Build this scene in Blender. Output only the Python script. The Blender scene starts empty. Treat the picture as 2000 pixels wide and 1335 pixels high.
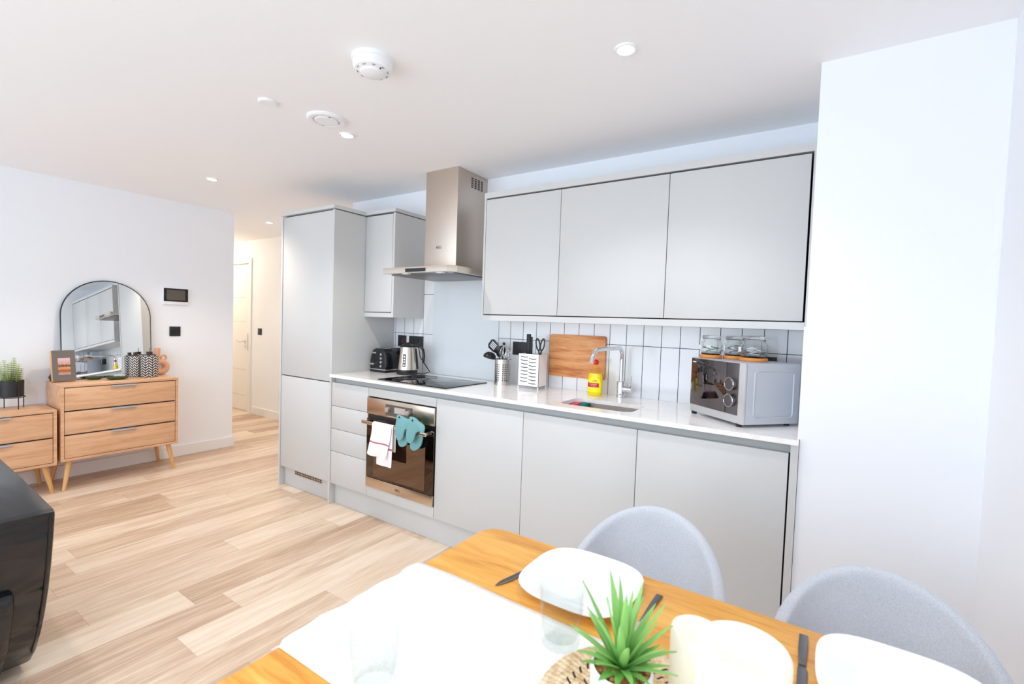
import bpy, bmesh, math, random
from mathutils import Vector, Matrix
random.seed(7)
sc = bpy.context.scene
COL = sc.collection
PI = math.pi

# ------------------------------------------------------------ camera, world, light, exposure
FPX = 916.4
cam_data = bpy.data.cameras.new('camera')
cam = bpy.data.objects.new('camera', cam_data)
COL.objects.link(cam)
cam_data.sensor_width = 36.0
cam_data.lens = 36.0 * FPX / 2000.0
cam_data.clip_start = 0.02
CAM = Vector((2.8501, -2.0456, 1.3185))
right = Vector((0.83361253, 0.55125731, 0.03472067))
up = Vector((-0.05035984, 0.01325522, 0.99864317))
fwd = Vector((-0.55004911, 0.83422999, -0.03881095))
mw = Matrix((right, up, -fwd)).transposed().to_4x4()
mw.translation = CAM
cam.matrix_world = mw
cam_data.dof.use_dof = True
cam_data.dof.focus_distance = 2.9
cam_data.dof.aperture_fstop = 5.0
sc.camera = cam

sc.view_settings.view_transform = 'Standard'
sc.view_settings.look = 'None'
sc.view_settings.gamma = 1.0
sc.view_settings.use_curve_mapping = False
sc.view_settings.exposure = 0.03
sc.cycles.max_bounces = 16
sc.cycles.diffuse_bounces = 8
sc.cycles.transmission_bounces = 16

world = bpy.data.worlds.new('sky'); sc.world = world
world.use_nodes = True
bgn = world.node_tree.nodes['Background']
bgn.inputs['Color'].default_value = (0.78, 0.88, 1.0, 1)
bgn.inputs['Strength'].default_value = 1.55


def area_light(name, loc, direction, sx, sy, energy, color):
    l = bpy.data.lights.new(name, 'AREA'); l.shape = 'RECTANGLE'
    l.size = sx; l.size_y = sy; l.energy = energy; l.color = color
    o = bpy.data.objects.new(name, l); COL.objects.link(o)
    o.location = loc
    o.rotation_euler = Vector(direction).to_track_quat('-Z', 'Y').to_euler()
    return o


# daylight coming in through the big windows behind and to the left of the camera
area_light('daylight_left_window', (-0.35, -3.72, 1.22), (0, 1, -0.2), 2.2, 2.05, 31, (0.78, 0.90, 1.0))
area_light('daylight_right_window', (1.95, -3.72, 1.22), (0, 1, -0.2), 2.2, 2.05, 37, (0.78, 0.90, 1.0))


# ------------------------------------------------------------ helpers
def lin(c):
    c = c / 255.0
    return c / 12.92 if c <= 0.04045 else ((c + 0.055) / 1.055) ** 2.4


def rgb(r, g, b):
    return (lin(r), lin(g), lin(b), 1.0)


class NT:
    def __init__(s, name):
        s.m = bpy.data.materials.new(name); s.m.use_nodes = True
        s.t = s.m.node_tree; s.n = s.t.nodes; s.l = s.t.links
        s.b = s.n['Principled BSDF']

    def node(s, typ, **kw):
        n = s.n.new(typ)
        for k, v in kw.items():
            setattr(n, k, v)
        return n

    def put(s, sock, v):
        if isinstance(v, bpy.types.NodeSocket):
            s.l.new(v, sock)
        else:
            sock.default_value = v

    def math(s, op, a, b=None, c=None):
        n = s.node('ShaderNodeMath', operation=op)
        s.put(n.inputs[0], a)
        if b is not None: s.put(n.inputs[1], b)
        if c is not None: s.put(n.inputs[2], c)
        return n.outputs[0]

    def mix(s, fac, a, b):
        n = s.node('ShaderNodeMix', data_type='RGBA')
        s.put(n.inputs[0], fac); s.put(n.inputs[6], a); s.put(n.inputs[7], b)
        return n.outputs[2]

    def coords(s, kind='Object'):
        tc = s.node('ShaderNodeTexCoord')
        sp = s.node('ShaderNodeSeparateXYZ')
        s.l.new(tc.outputs[kind], sp.inputs[0])
        return tc.outputs[kind], sp.outputs[0], sp.outputs[1], sp.outputs[2]

    def comb(s, x, y, z):
        n = s.node('ShaderNodeCombineXYZ')
        s.put(n.inputs[0], x); s.put(n.inputs[1], y); s.put(n.inputs[2], z)
        return n.outputs[0]

    def noise(s, vec, scale=5, detail=3, rough=0.5, dist=0.0):
        n = s.node('ShaderNodeTexNoise')
        s.put(n.inputs['Vector'], vec)
        n.inputs['Scale'].default_value = scale; n.inputs['Detail'].default_value = detail
        n.inputs['Roughness'].default_value = rough; n.inputs['Distortion'].default_value = dist
        return n.outputs['Fac']

    def ramp(s, fac, stops):
        n = s.node('ShaderNodeValToRGB')
        s.put(n.inputs[0], fac)
        e = n.color_ramp.elements
        e[0].position, e[0].color = stops[0]
        e[1].position, e[1].color = stops[-1]
        for p_, c_ in stops[1:-1]:
            k = e.new(p_); k.color = c_
        return n.outputs[0]

    def bump(s, h, strength=0.2, dist=0.002):
        n = s.node('ShaderNodeBump')
        n.inputs['Strength'].default_value = strength
        n.inputs['Distance'].default_value = dist
        s.l.new(h, n.inputs['Height'])
        s.l.new(n.outputs[0], s.b.inputs['Normal'])

    def set(s, color=None, rough=None, metal=None, **kw):
        if color is not None: s.put(s.b.inputs['Base Color'], color)
        if rough is not None: s.put(s.b.inputs['Roughness'], rough)
        if metal is not None: s.b.inputs['Metallic'].default_value = metal
        for k, v in kw.items():
            s.put(s.b.inputs[k.replace('_', ' ')], v)
        return s


def simple(name, col, rough=0.5, metal=0.0, var=0.02, scale=40, **kw):
    """plain material with a faint procedural variation"""
    m = NT(name)
    v, x, y, z = m.coords()
    f = m.noise(v, scale, 2)
    dark = tuple(c * (1 - var * 2) for c in col[:3]) + (1,)
    m.set(m.mix(f, col, dark), rough, metal, **kw)
    return m.m


def wood(name, c1, c2, c3, axis='x', scale=1.0, rough=0.4, contrast=1.0):
    m = NT(name)
    v, x, y, z = m.coords()
    k = {'x': (1.0, 9.0, 9.0), 'y': (9.0, 1.0, 9.0), 'z': (9.0, 9.0, 1.0)}[axis]
    vec = m.comb(m.math('MULTIPLY', x, k[0]), m.math('MULTIPLY', y, k[1]), m.math('MULTIPLY', z, k[2]))
    n1 = m.noise(vec, 2.2 * scale, 4, 0.55, 0.7)
    n2 = m.noise(vec, 14 * scale, 3, 0.6, 0.2)
    f = m.math('ADD', m.math('MULTIPLY', n1, 0.75), m.math('MULTIPLY', n2, 0.25))
    a = 0.5 - 0.17 / contrast; b = 0.5 + 0.17 / contrast
    m.set(m.ramp(f, [(a, c1), (0.5, c2), (b, c3)]), rough)
    m.bump(n2, 0.08, 0.001)
    return m.m


def brushed(name, col, rough=0.28, axis='x'):
    m = NT(name)
    v, x, y, z = m.coords()
    k = {'x': (1, 160, 160), 'y': (160, 1, 160), 'z': (160, 160, 1)}[axis]
    vec = m.comb(m.math('MULTIPLY', x, k[0]), m.math('MULTIPLY', y, k[1]), m.math('MULTIPLY', z, k[2]))
    n = m.noise(vec, 2.0, 3, 0.6)
    m.set(col, m.math('ADD', m.math('MULTIPLY', n, 0.12), rough - 0.06), 1.0)
    m.bump(n, 0.03, 0.0005)
    return m.m


def glass(name, tint=(1, 1, 1, 1), rough=0.0, ior=1.45):
    m = NT(name)
    v, x, y, z = m.coords()
    m.set(tint, m.math('MULTIPLY', m.noise(v, 30, 2), 0.02 + rough), 0.0)
    m.b.inputs['Transmission Weight'].default_value = 1.0
    m.b.inputs['IOR'].default_value = ior
    return m.m


def thin_glass(name, tint, ior):
    m = NT(name)
    tr = m.node('ShaderNodeBsdfTransparent'); gl = m.node('ShaderNodeBsdfGlossy'); fr_ = m.node('ShaderNodeLayerWeight'); mx = m.node('ShaderNodeMixShader')
    v, x, y, z = m.coords()
    c_ = m.mix(m.noise(v, 40, 2), tint, tuple(k * 0.985 for k in tint[:3]) + (1,))
    m.l.new(c_, tr.inputs['Color']); gl.inputs['Roughness'].default_value = 0.02; fr_.inputs['Blend'].default_value = 0.35
    fac = m.math('ADD', m.math('MULTIPLY', m.math('POWER', fr_.outputs['Facing'], 4.0), ior), 0.012)
    m.l.new(fac, mx.inputs[0]); m.l.new(tr.outputs[0], mx.inputs[1]); m.l.new(gl.outputs[0], mx.inputs[2])
    m.l.new(mx.outputs[0], m.n['Material Output'].inputs['Surface'])
    return m.m


def emit(name, col, strength):
    m = NT(name)
    m.set((0.9, 0.9, 0.9, 1), 0.5)
    m.b.inputs['Emission Color'].default_value = col
    m.b.inputs['Emission Strength'].default_value = strength
    return m.m


M = {}
M['paint'] = simple('white_wall_paint', rgb(240, 243, 248), 0.62, var=0.005, scale=3)
M['paint_ceiling'] = simple('white_ceiling_paint', rgb(245, 245, 247), 0.8, var=0.004, scale=3)
M['trim'] = simple('white_gloss_trim', rgb(240, 240, 240), 0.35, var=0.005)
M['door'] = simple('white_door_paint', rgb(238, 236, 232), 0.4, var=0.006)
M['cab'] = simple('light_grey_matt_cabinet', rgb(204, 205, 205), 0.36, var=0.006, scale=8)
M['cabdark'] = simple('dark_gap_shade', rgb(52, 56, 66), 0.7, var=0.02)  # near-black stands in for the shade in cabinet gaps and slots
M['rail'] = simple('shaded_rail_grey', rgb(176, 180, 180), 0.5, var=0.01)  # cabinet grey darkened, the shade under the worktop put into the colour
M['steel'] = brushed('brushed_steel', rgb(216, 206, 194), 0.3, 'x')
M['steel_z'] = brushed('brushed_steel_vertical', rgb(208, 196, 185), 0.44, 'z')
M['steel_dark'] = brushed('dark_steel', rgb(120, 118, 120), 0.35, 'x')
M['chrome'] = simple('chrome', rgb(225, 226, 230), 0.06, 1.0, var=0.01)
M['black'] = simple('black_plastic', rgb(24, 25, 28), 0.32, var=0.05)
M['blackmatt'] = simple('black_matt_metal', rgb(32, 33, 37), 0.5, var=0.05)
M['blackgloss'] = simple('black_gloss_glass', rgb(10, 12, 16), 0.03, var=0.02, scale=5)
M['white'] = simple('white_plastic', rgb(240, 241, 243), 0.35, var=0.005)
M['ceramic'] = simple('white_ceramic', rgb(242, 244, 247), 0.12, var=0.003, scale=5)
M['silver'] = simple('silver_paint', rgb(196, 200, 208), 0.38, 0.35, var=0.008)
M['glass'] = glass('clear_glass', (0.97, 0.99, 0.99, 1))
M['tumbler'] = thin_glass('tumbler_glass', (0.965, 0.985, 0.982, 1), 0.6)
M['red'] = simple('red_plastic', rgb(226, 20, 20), 0.3, var=0.02)
M['redlabel'] = simple('red_label', rgb(205, 12, 40), 0.4, var=0.02)
M['yellowlabel'] = simple('yellow_label', rgb(250, 236, 20), 0.4, var=0.02)
M['teal'] = simple('teal_silicone', rgb(118, 174, 178), 0.55, var=0.05, scale=120)
M['pink'] = simple('pink_sponge', rgb(235, 96, 120), 0.9, var=0.1, scale=200)
M['tealsponge'] = simple('dark_teal_sponge', rgb(20, 128, 122), 0.9, var=0.1, scale=200)
M['terracotta'] = simple('peach_terracotta', rgb(224, 172, 138), 0.75, var=0.03, scale=60)
M['greenglaze'] = simple('dark_green_glaze', rgb(62, 84, 46), 0.2, var=0.12, scale=30)
M['lamp'] = emit('lit_downlight', (1.0, 0.93, 0.82, 1), 30)
M['oakchest'] = wood('pale_oak_veneer', rgb(196, 148, 110), rgb(218, 172, 134), rgb(230, 190, 152), 'y', 1.1, 0.42, 0.9)
M['oakleg'] = wood('honey_oak_leg', rgb(196, 140, 84), rgb(218, 166, 106), rgb(226, 180, 124), 'z', 1.0, 0.4)
M['oaktable'] = wood('golden_oak_top', rgb(208, 138, 48), rgb(230, 166, 70), rgb(240, 184, 92), 'x', 1.3, 0.38, 1.2)
M['oakboard'] = wood('warm_wood_board', rgb(190, 112, 60), rgb(222, 150, 92), rgb(232, 172, 116), 'x', 1.3, 0.5, 1.5)
M['cork'] = simple('orange_wood_coaster', rgb(226, 150, 78), 0.6, var=0.1, scale=80)
M['wax'] = simple('ivory_wax', rgb(252, 246, 230), 0.45, var=0.01, scale=6, Subsurface_Weight=0.3)
M['soapliquid'] = simple('yellow_dish_soap', rgb(240, 214, 10), 0.12, var=0.02, scale=4)
M['leafgreen'] = None


def mat_leaf(name, base, tip, z0, z1):
    m = NT(name)
    v, x, y, z = m.coords()
    f = m.math('DIVIDE', m.math('SUBTRACT', z, z0), z1 - z0)
    f = m.math('ADD', f, m.math('MULTIPLY', m.math('SUBTRACT', m.noise(v, 25, 2), 0.5), 0.6))
    m.set(m.ramp(f, [(0.0, base), (1.0, tip)]), 0.4)
    m.b.inputs['Subsurface Weight'].default_value = 0.15
    m.b.inputs['Subsurface Radius'].default_value = (0.01, 0.02, 0.005)
    return m.m


def mat_floor():
    m = NT('oak_plank_floor')
    v, x, y, z = m.coords()
    W, L = 0.182, 1.22
    row = m.math('FLOOR', m.math('DIVIDE', x, W))
    wn = m.node('ShaderNodeTexWhiteNoise', noise_dimensions='1D')
    m.l.new(row, wn.inputs['W'])
    off = m.math('MULTIPLY', wn.outputs['Value'], L)
    yy = m.math('DIVIDE', m.math('ADD', y, off), L)
    idx = m.math('FLOOR', yy)
    wn2 = m.node('ShaderNodeTexWhiteNoise', noise_dimensions='2D')
    m.l.new(m.comb(row, idx, 0.0), wn2.inputs['Vector'])
    rnd = wn2.outputs['Value']
    vec = m.comb(m.math('ADD', m.math('MULTIPLY', x, 11.0), m.math('MULTIPLY', rnd, 37.0)),
                 m.math('ADD', m.math('MULTIPLY', y, 0.9), m.math('MULTIPLY', rnd, 91.0)), 0.0)
    g1 = m.noise(vec, 1.6, 4, 0.6, 1.1)
    vec2 = m.comb(m.math('MULTIPLY', x, 90.0), m.math('MULTIPLY', y, 4.0), rnd)
    g2 = m.noise(vec2, 1.5, 3, 0.6, 0.3)
    f = m.math('ADD', m.math('MULTIPLY', g1, 0.62), m.math('ADD', m.math('MULTIPLY', rnd, 0.36), m.math('MULTIPLY', m.math('SUBTRACT', g2, 0.5), 0.42)))
    colr = m.ramp(f, [(0.20, rgb(170, 138, 112)), (0.38, rgb(200, 172, 147)), (0.56, rgb(222, 200, 177)), (0.78, rgb(237, 222, 204))])
    ex = m.math('LESS_THAN', m.math('FRACT', m.math('DIVIDE', x, W)), 0.012)
    ey = m.math('LESS_THAN', m.math('FRACT', yy), 0.002)
    e = m.math('MULTIPLY', m.math('MAXIMUM', ex, ey), 0.4)
    m.set(m.mix(e, colr, rgb(140, 106, 78)), m.math('ADD', 0.34, m.math('MULTIPLY', g2, 0.1)))
    m.bump(g2, 0.06, 0.001)
    return m.m


def mat_tiles():
    m = NT('white_metro_tiles')
    v, x, y, z = m.coords()
    fx = m.math('FRACT', m.math('DIVIDE', m.math('SUBTRACT', x, 0.0125), 0.1))
    fz = m.math('FRACT', m.math('DIVIDE', m.math('SUBTRACT', z, 1.2155), 0.3))
    g = m.math('MAXIMUM', m.math('LESS_THAN', fx, 0.034), m.math('LESS_THAN', fz, 0.011))
    m.set(m.mix(g, rgb(238, 239, 242), rgb(52, 54, 66)), m.math('ADD', 0.1, m.math('MULTIPLY', g, 0.6)))
    m.bump(m.math('SUBTRACT', 1.0, g), 0.3, 0.001)
    return m.m


def mat_quartz():
    m = NT('white_quartz_worktop')
    v, x, y, z = m.coords()
    n = m.noise(v, 2.2, 5, 0.6, 1.5)
    vein = m.math('LESS_THAN', m.math('ABSOLUTE', m.math('SUBTRACT', n, 0.5)), 0.018)
    n2 = m.noise(v, 9, 2)
    m.set(m.mix(m.math('MULTIPLY', vein, m.math('MULTIPLY', n2, 0.3)), rgb(249, 247, 246), rgb(214, 206, 202)), 0.12)
    return m.m


def mat_fabric(name, c1, c2, scale=260, bump=0.5):
    m = NT(name)
    v, x, y, z = m.coords()
    n = m.noise(v, scale, 3, 0.7)
    n2 = m.noise(v, 6, 2)
    f = m.math('ADD', m.math('MULTIPLY', n, 0.8), m.math('MULTIPLY', n2, 0.2))
    m.set(m.ramp(f, [(0.35, c1), (0.65, c2)]), 0.95)
    m.b.inputs['Sheen Weight'].default_value = 0.3
    m.bump(n, bump, 0.002)
    return m.m


def mat_leather():
    m = NT('black_leather')
    v, x, y, z = m.coords()
    n = m.noise(v, 220, 3, 0.6)
    big = m.noise(m.comb(m.math('MULTIPLY', x, 1.0), m.math('MULTIPLY', y, 3.0), m.math('MULTIPLY', z, 7.0)), 1.2, 1, 0.4, 0.8)
    m.set(rgb(12, 19, 27), m.math('ADD', 0.18, m.math('MULTIPLY', n, 0.12)))
    m.b.inputs['Specular IOR Level'].default_value = 0.7
    h = m.math('ADD', m.math('MULTIPLY', n, 0.02), big)
    m.bump(h, 0.9, 0.05)
    return m.m


def mat_perforated():
    m = NT('perforated_steel')
    v, x, y, z = m.coords()
    ang = m.math('ARCTAN2', y, x)
    fa = m.math('SUBTRACT', m.math('FRACT', m.math('MULTIPLY', ang, 24 / (2 * PI))), 0.5)
    fz = m.math('SUBTRACT', m.math('FRACT', m.math('DIVIDE', z, 0.0138)), 0.5)
    d = m.math('SQRT', m.math('ADD', m.math('MULTIPLY', fa, fa), m.math('MULTIPLY', fz, fz)))
    hole = m.math('LESS_THAN', d, 0.3)
    band = m.math('MULTIPLY', m.math('GREATER_THAN', z, 0.022), m.math('LESS_THAN', z, 0.138))
    grp = m.math('LESS_THAN', m.math('FRACT', m.math('MULTIPLY', ang, 6 / (2 * PI))), 0.75)
    h = m.math('MULTIPLY', hole, m.math('MULTIPLY', band, grp))
    m.set(m.mix(h, rgb(208, 202, 196), rgb(30, 28, 28)), 0.22)
    m.put(m.b.inputs['Metallic'], m.math('SUBTRACT', 1.0, h))
    return m.m


def mat_herring():
    m = NT('black_white_herringbone')
    v, x, y, z = m.coords()
    ang = m.math('ARCTAN2', y, x)
    a = m.math('MULTIPLY', ang, 8 / (2 * PI))
    tri = m.math('ABSOLUTE', m.math('SUBTRACT', m.math('FRACT', a), 0.5))
    k = m.math('FRACT', m.math('ADD', m.math('DIVIDE', z, 0.021), m.math('MULTIPLY', tri, 2.0)))
    s = m.math('LESS_THAN', k, 0.45)
    line = m.math('MAXIMUM', m.math('GREATER_THAN', tri, 0.46), m.math('LESS_THAN', tri, 0.03))
    s = m.math('MULTIPLY', s, m.math('SUBTRACT', 1.0, line))
    m.set(m.mix(s, rgb(46, 42, 44), rgb(226, 220, 216)), 0.6)
    return m.m


def mat_trivet():
    m = NT('woven_seagrass')
    v, x, y, z = m.coords()
    r = m.math('SQRT', m.math('ADD', m.math('MULTIPLY', x, x), m.math('MULTIPLY', y, y)))
    ang = m.math('ARCTAN2', y, x)
    ring = m.math('DIVIDE', r, 0.011)
    ri = m.math('FLOOR', ring)
    a = m.math('FRACT', m.math('ADD', m.math('MULTIPLY', ang, 44 / (2 * PI)), m.math('MULTIPLY', m.math('FRACT', ring), 0.5)))
    dash = m.math('LESS_THAN', a, 0.3)
    band = m.math('MULTIPLY', m.math('GREATER_THAN', r, 0.077), m.math('LESS_THAN', r, 0.132))
    odd = m.math('LESS_THAN', m.math('FRACT', m.math('MULTIPLY', ri, 0.5)), 0.25)
    d = m.math('MULTIPLY', dash, m.math('MULTIPLY', band, odd))
    n = m.noise(v, 90, 3)
    base = m.ramp(n, [(0.35, rgb(206, 172, 128)), (0.65, rgb(240, 218, 184))])
    m.set(m.mix(d, base, rgb(44, 36, 32)), 0.8)
    wav = m.math('SINE', m.math('MULTIPLY', r, 2 * PI / 0.011))
    tw = m.math('SINE', m.math('MULTIPLY', ang, 88))
    m.bump(m.math('ADD', wav, m.math('MULTIPLY', tw, 0.6)), 0.6, 0.002)
    return m.m


def mat_picture():
    m = NT('sunset_lake_print')
    v, x, y, z = m.coords('Generated')
    n = m.noise(v, 5, 4, 0.6)
    zz = m.math('ADD', z, m.math('MULTIPLY', m.math('SUBTRACT', n, 0.5), 0.25))
    m.set(m.ramp(zz, [(0.05, rgb(196, 150, 140)), (0.25, rgb(150, 84, 50)), (0.42, rgb(232, 160, 90)), (0.52, rgb(60, 44, 36)), (0.66, rgb(206, 158, 150)), (0.95, rgb(228, 190, 196))]), 0.4)
    return m.m


def mat_towel():
    m = NT('white_tea_towel')
    v, x, y, z = m.coords('UV')
    s = m.math('MULTIPLY', m.math('GREATER_THAN', y, 0.735), m.math('LESS_THAN', y, 0.762))
    m.set(m.mix(s, rgb(246, 240, 240), rgb(196, 104, 124)), 0.95)
    return m.m


M['floor'] = mat_floor()
M['tiles'] = mat_tiles()
M['quartz'] = mat_quartz()
M['splash'] = simple('pale_glass_splashback', rgb(226, 232, 236), 0.22, var=0.004, scale=3)
M['greyfabric'] = mat_fabric('light_grey_fabric', rgb(178, 184, 194), rgb(206, 212, 221), 420, 0.25)
M['linen'] = mat_fabric('off_white_linen', rgb(232, 227, 222), rgb(246, 243, 240), 180, 0.25)
M['leather'] = mat_leather()
M['perf'] = mat_perforated()
M['herring'] = mat_herring()
M['trivet'] = mat_trivet()
M['picture'] = mat_picture()
M['towel'] = mat_towel()
M['leaf'] = mat_leaf('succulent_green', rgb(66, 140, 14), rgb(150, 204, 116), -0.02, 0.12)
M['sprig'] = mat_leaf('sprig_green', rgb(70, 104, 60), rgb(196, 208, 140), 0.0, 0.3)
M['mirror'] = simple('mirror_silver', (0.86, 0.88, 0.88, 1), 0.005, 1.0, var=0.0)
M['ovenglass'] = simple('smoked_oven_glass', rgb(118, 98, 82), 0.035, 1.0, var=0.01, scale=3)
M['ovenborder'] = simple('dark_oven_glass_border', rgb(84, 72, 64), 0.05, 1.0, var=0.01, scale=3)
M['mwglass'] = simple('dark_mirror_glass', rgb(112, 106, 108), 0.02, 1.0, var=0.01, scale=3)


# ------------------------------------------------------------ mesh helpers
def B():
    return bmesh.new()


def box(bm, x0, x1, y0, y1, z0, z1, bev=0.0, seg=2, mi=0):
    r = bmesh.ops.create_cube(bm, size=1.0)
    vs = r['verts']
    for v in vs:
        v.co = Vector(((x0 + x1) / 2 + v.co.x * (x1 - x0), (y0 + y1) / 2 + v.co.y * (y1 - y0), (z0 + z1) / 2 + v.co.z * (z1 - z0)))
    fs = set()
    for v in vs: fs.update(v.link_faces)
    for f in fs: f.material_index = mi
    if bev > 0:
        es = set()
        for v in vs: es.update(v.link_edges)
        bmesh.ops.bevel(bm, geom=list(es), offset=bev, segments=seg, profile=0.5, affect='EDGES', clamp_overlap=True)
    return bm


def lathe(bm, prof, c=(0, 0, 0), seg=32, mi=0, sx=1.0, sy=1.0, flute=None, caps=True):
    rings = []
    for i, (r, z) in enumerate(prof):
        ring = []
        if r < 1e-6:
            ring = [bm.verts.new((c[0], c[1], c[2] + z))]
        else:
            for k in range(seg):
                a = 2 * PI * k / seg
                rr = r * (flute(i, a, z) if flute else 1.0)
                ring.append(bm.verts.new((c[0] + rr * math.cos(a) * sx, c[1] + rr * math.sin(a) * sy, c[2] + z)))
        rings.append(ring)
    for a, b in zip(rings[:-1], rings[1:]):
        if len(a) == 1 and len(b) == 1: continue
        for k in range(seg):
            k2 = (k + 1) % seg
            if len(a) == 1: f = (a[0], b[k2], b[k])
            elif len(b) == 1: f = (a[k], a[k2], b[0])
            else: f = (a[k], a[k2], b[k2], b[k])
            fc = bm.faces.new(f); fc.material_index = mi
    if caps:
        if len(rings[0]) > 1: bm.faces.new(rings[0][::-1]).material_index = mi
        if len(rings[-1]) > 1: bm.faces.new(rings[-1]).material_index = mi
    return bm


def tube(bm, pts, r, seg=12, mi=0, closed=False):
    pts = [Vector(p) for p in pts]
    n = len(pts)
    rs = r if isinstance(r, (list, tuple)) else [r] * n
    rings = []
    prev = None
    for i, p in enumerate(pts):
        if closed: t = pts[(i + 1) % n] - pts[i - 1]
        else: t = pts[min(i + 1, n - 1)] - pts[max(i - 1, 0)]
        t.normalize()
        if prev is None:
            a = Vector((0, 0, 1)) if abs(t.z) < 0.9 else Vector((1, 0, 0))
            u = t.cross(a).normalized()
        else:
            u = (prev - t * prev.dot(t)).normalized()
        prev = u
        w = t.cross(u)
        rings.append([bm.verts.new(p + (u * math.cos(2 * PI * k / seg) + w * math.sin(2 * PI * k / seg)) * rs[i]) for k in range(seg)])
    m = n if closed else n - 1
    for i in range(m):
        a, b = rings[i], rings[(i + 1) % n]
        for k in range(seg):
            k2 = (k + 1) % seg
            bm.faces.new((a[k], a[k2], b[k2], b[k])).material_index = mi
    if not closed:
        bm.faces.new(rings[0][::-1]).material_index = mi
        bm.faces.new(rings[-1]).material_index = mi
    return bm


def prism(bm, outline, a0, a1, plane='xy', bev=0.0, mi=0):
    def P(u, v, w):
        return {'xy': (u, v, w), 'xz': (u, w, v), 'yz': (w, u, v)}[plane]
    lo = [bm.verts.new(P(u, v, a0)) for u, v in outline]
    hi = [bm.verts.new(P(u, v, a1)) for u, v in outline]
    n = len(outline)
    fs = [bm.faces.new(lo[::-1]), bm.faces.new(hi)]
    for k in range(n):
        fs.append(bm.faces.new((lo[k], lo[(k + 1) % n], hi[(k + 1) % n], hi[k])))
    for f in fs: f.material_index = mi
    bmesh.ops.recalc_face_normals(bm, faces=fs)
    if bev > 0:
        es = set(fs[0].edges) | set(fs[1].edges)
        bmesh.ops.bevel(bm, geom=list(es), offset=bev, segments=2, profile=0.5, affect='EDGES', clamp_overlap=True)
    return bm


def rrect(x0, x1, y0, y1, r, n=6):
    pts = []
    for cx, cy, a0 in ((x1 - r, y1 - r, 0), (x0 + r, y1 - r, 90), (x0 + r, y0 + r, 180), (x1 - r, y0 + r, 270)):
        for k in range(n + 1):
            a = math.radians(a0 + 90 * k / n)
            pts.append((cx + r * math.cos(a), cy + r * math.sin(a)))
    return pts


def arc(c, r, a0, a1, n, f):
    return [f(c, r, math.radians(a0 + (a1 - a0) * k / n)) for k in range(n + 1)]


BASE = {}


def thing(name, label, cat, loc=(0, 0, 0), rz=0.0, group=None):
    o = bpy.data.objects.new(name, None); COL.objects.link(o)
    o.empty_display_size = 0.1
    o.location = loc; o.rotation_euler = (0, 0, rz)
    o['label'] = label; o['category'] = cat
    if group: o['group'] = group
    BASE[o.name] = Matrix.Translation(loc) @ Matrix.Rotation(rz, 4, 'Z')
    return o


def root_of(o):
    while o.parent: o = o.parent
    return o


def mk(name, bm, mat, parent=None, world=True, loc=None, smooth=True, ang=35, label=None):
    """links the bmesh as one object; 'world' geometry is moved into its thing's own frame"""
    if parent is not None and world:
        bm.transform(BASE[root_of(parent).name].inverted())
    if parent is None and loc is not None:
        if world: bm.transform(Matrix.Translation(-Vector(loc)))
    bmesh.ops.recalc_face_normals(bm, faces=bm.faces[:])
    if smooth:
        for f in bm.faces: f.smooth = True
        lim = math.radians(ang)
        for e in bm.edges:
            if len(e.link_faces) == 2 and e.calc_face_angle(0) > lim: e.smooth = False
    me = bpy.data.meshes.new(name); bm.to_mesh(me); bm.free()
    for m_ in (mat if isinstance(mat, (list, tuple)) else [mat]): me.materials.append(m_)
    o = bpy.data.objects.new(name, me); COL.objects.link(o)
    if parent is not None: o.parent = parent
    elif loc is not None: o.location = loc
    if label: o['label'] = label
    return o


def tag(o, label, cat, group=None):
    o['label'] = label; o['category'] = cat
    if group: o['group'] = group
    return o


def struct(name, bm, mat, smooth=False):
    o = mk(name, bm, mat, smooth=smooth); o['kind'] = 'structure'
    return o


def text_mesh(name, body, size, mat, parent, matrix, ext=0.0003):
    cu = bpy.data.curves.new(name, 'FONT'); cu.body = body; cu.size = size; cu.extrude = ext
    cu.align_x = 'CENTER'; cu.align_y = 'CENTER'
    t = bpy.data.objects.new(name + '_curve', cu); COL.objects.link(t)
    dg = bpy.context.evaluated_depsgraph_get()
    me = bpy.data.meshes.new_from_object(t.evaluated_get(dg))
    bpy.data.objects.remove(t)
    me.transform(BASE[root_of(parent).name].inverted() @ matrix)
    me.materials.clear(); me.materials.append(mat)
    me.name = name
    o = bpy.data.objects.new(name, me); COL.objects.link(o); o.parent = parent
    return o


def face_front(x, y, z):      # text matrix: readable from -y
    return Matrix.Translation((x, y, z)) @ Matrix.Rotation(PI / 2, 4, 'X')


# ------------------------------------------------------------ the room
ZC = 2.304; XL = -2.024; YB = 0.574; XR = 3.30; YF = -3.6; YH = 1.265; ZT = 0.924
struct('floor', box(B(), -5.2, XR + 0.1, YF - 0.1, YH + 0.1, -0.05, 0.0), M['floor'])
struct('ceiling', box(B(), -5.2, XR + 0.1, YF - 0.1, YH + 0.1, ZC, ZC + 0.05), M['paint_ceiling'])
struct('wall_left', box(B(), XL - 0.12, XL, YF, 0.314, 0, ZC), M['paint'])
struct('wall_back', box(B(), -0.56, 2.8, YB, YB + 0.1, 0, ZC), M['paint'])
struct('wall_pier', box(B(), 2.8, XR, 0.012, YB + 0.1, 0, ZC), M['paint'])
struct('wall_right', box(B(), XR, XR + 0.1, YF, 0.7, 0, ZC), M['paint'])
struct('wall_hall_end', box(B(), -0.56, -0.46, YB + 0.1, YH, 0, ZC), M['paint'])
bm = B()   # hall wall with its doorway
box(bm, -3.50, -0.46, YH, YH + 0.1, 0, ZC)
box(bm, -5.1, -4.33, YH, YH + 0.1, 0, ZC)
box(bm, -4.33, -3.50, YH, YH + 0.1, 2.04, ZC)
struct('wall_hall_back', bm, M['paint'])
struct('wall_hall_left', box(B(), -5.2, -5.1, 0.1, YH + 0.1, 0, ZC), M['paint'])
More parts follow.
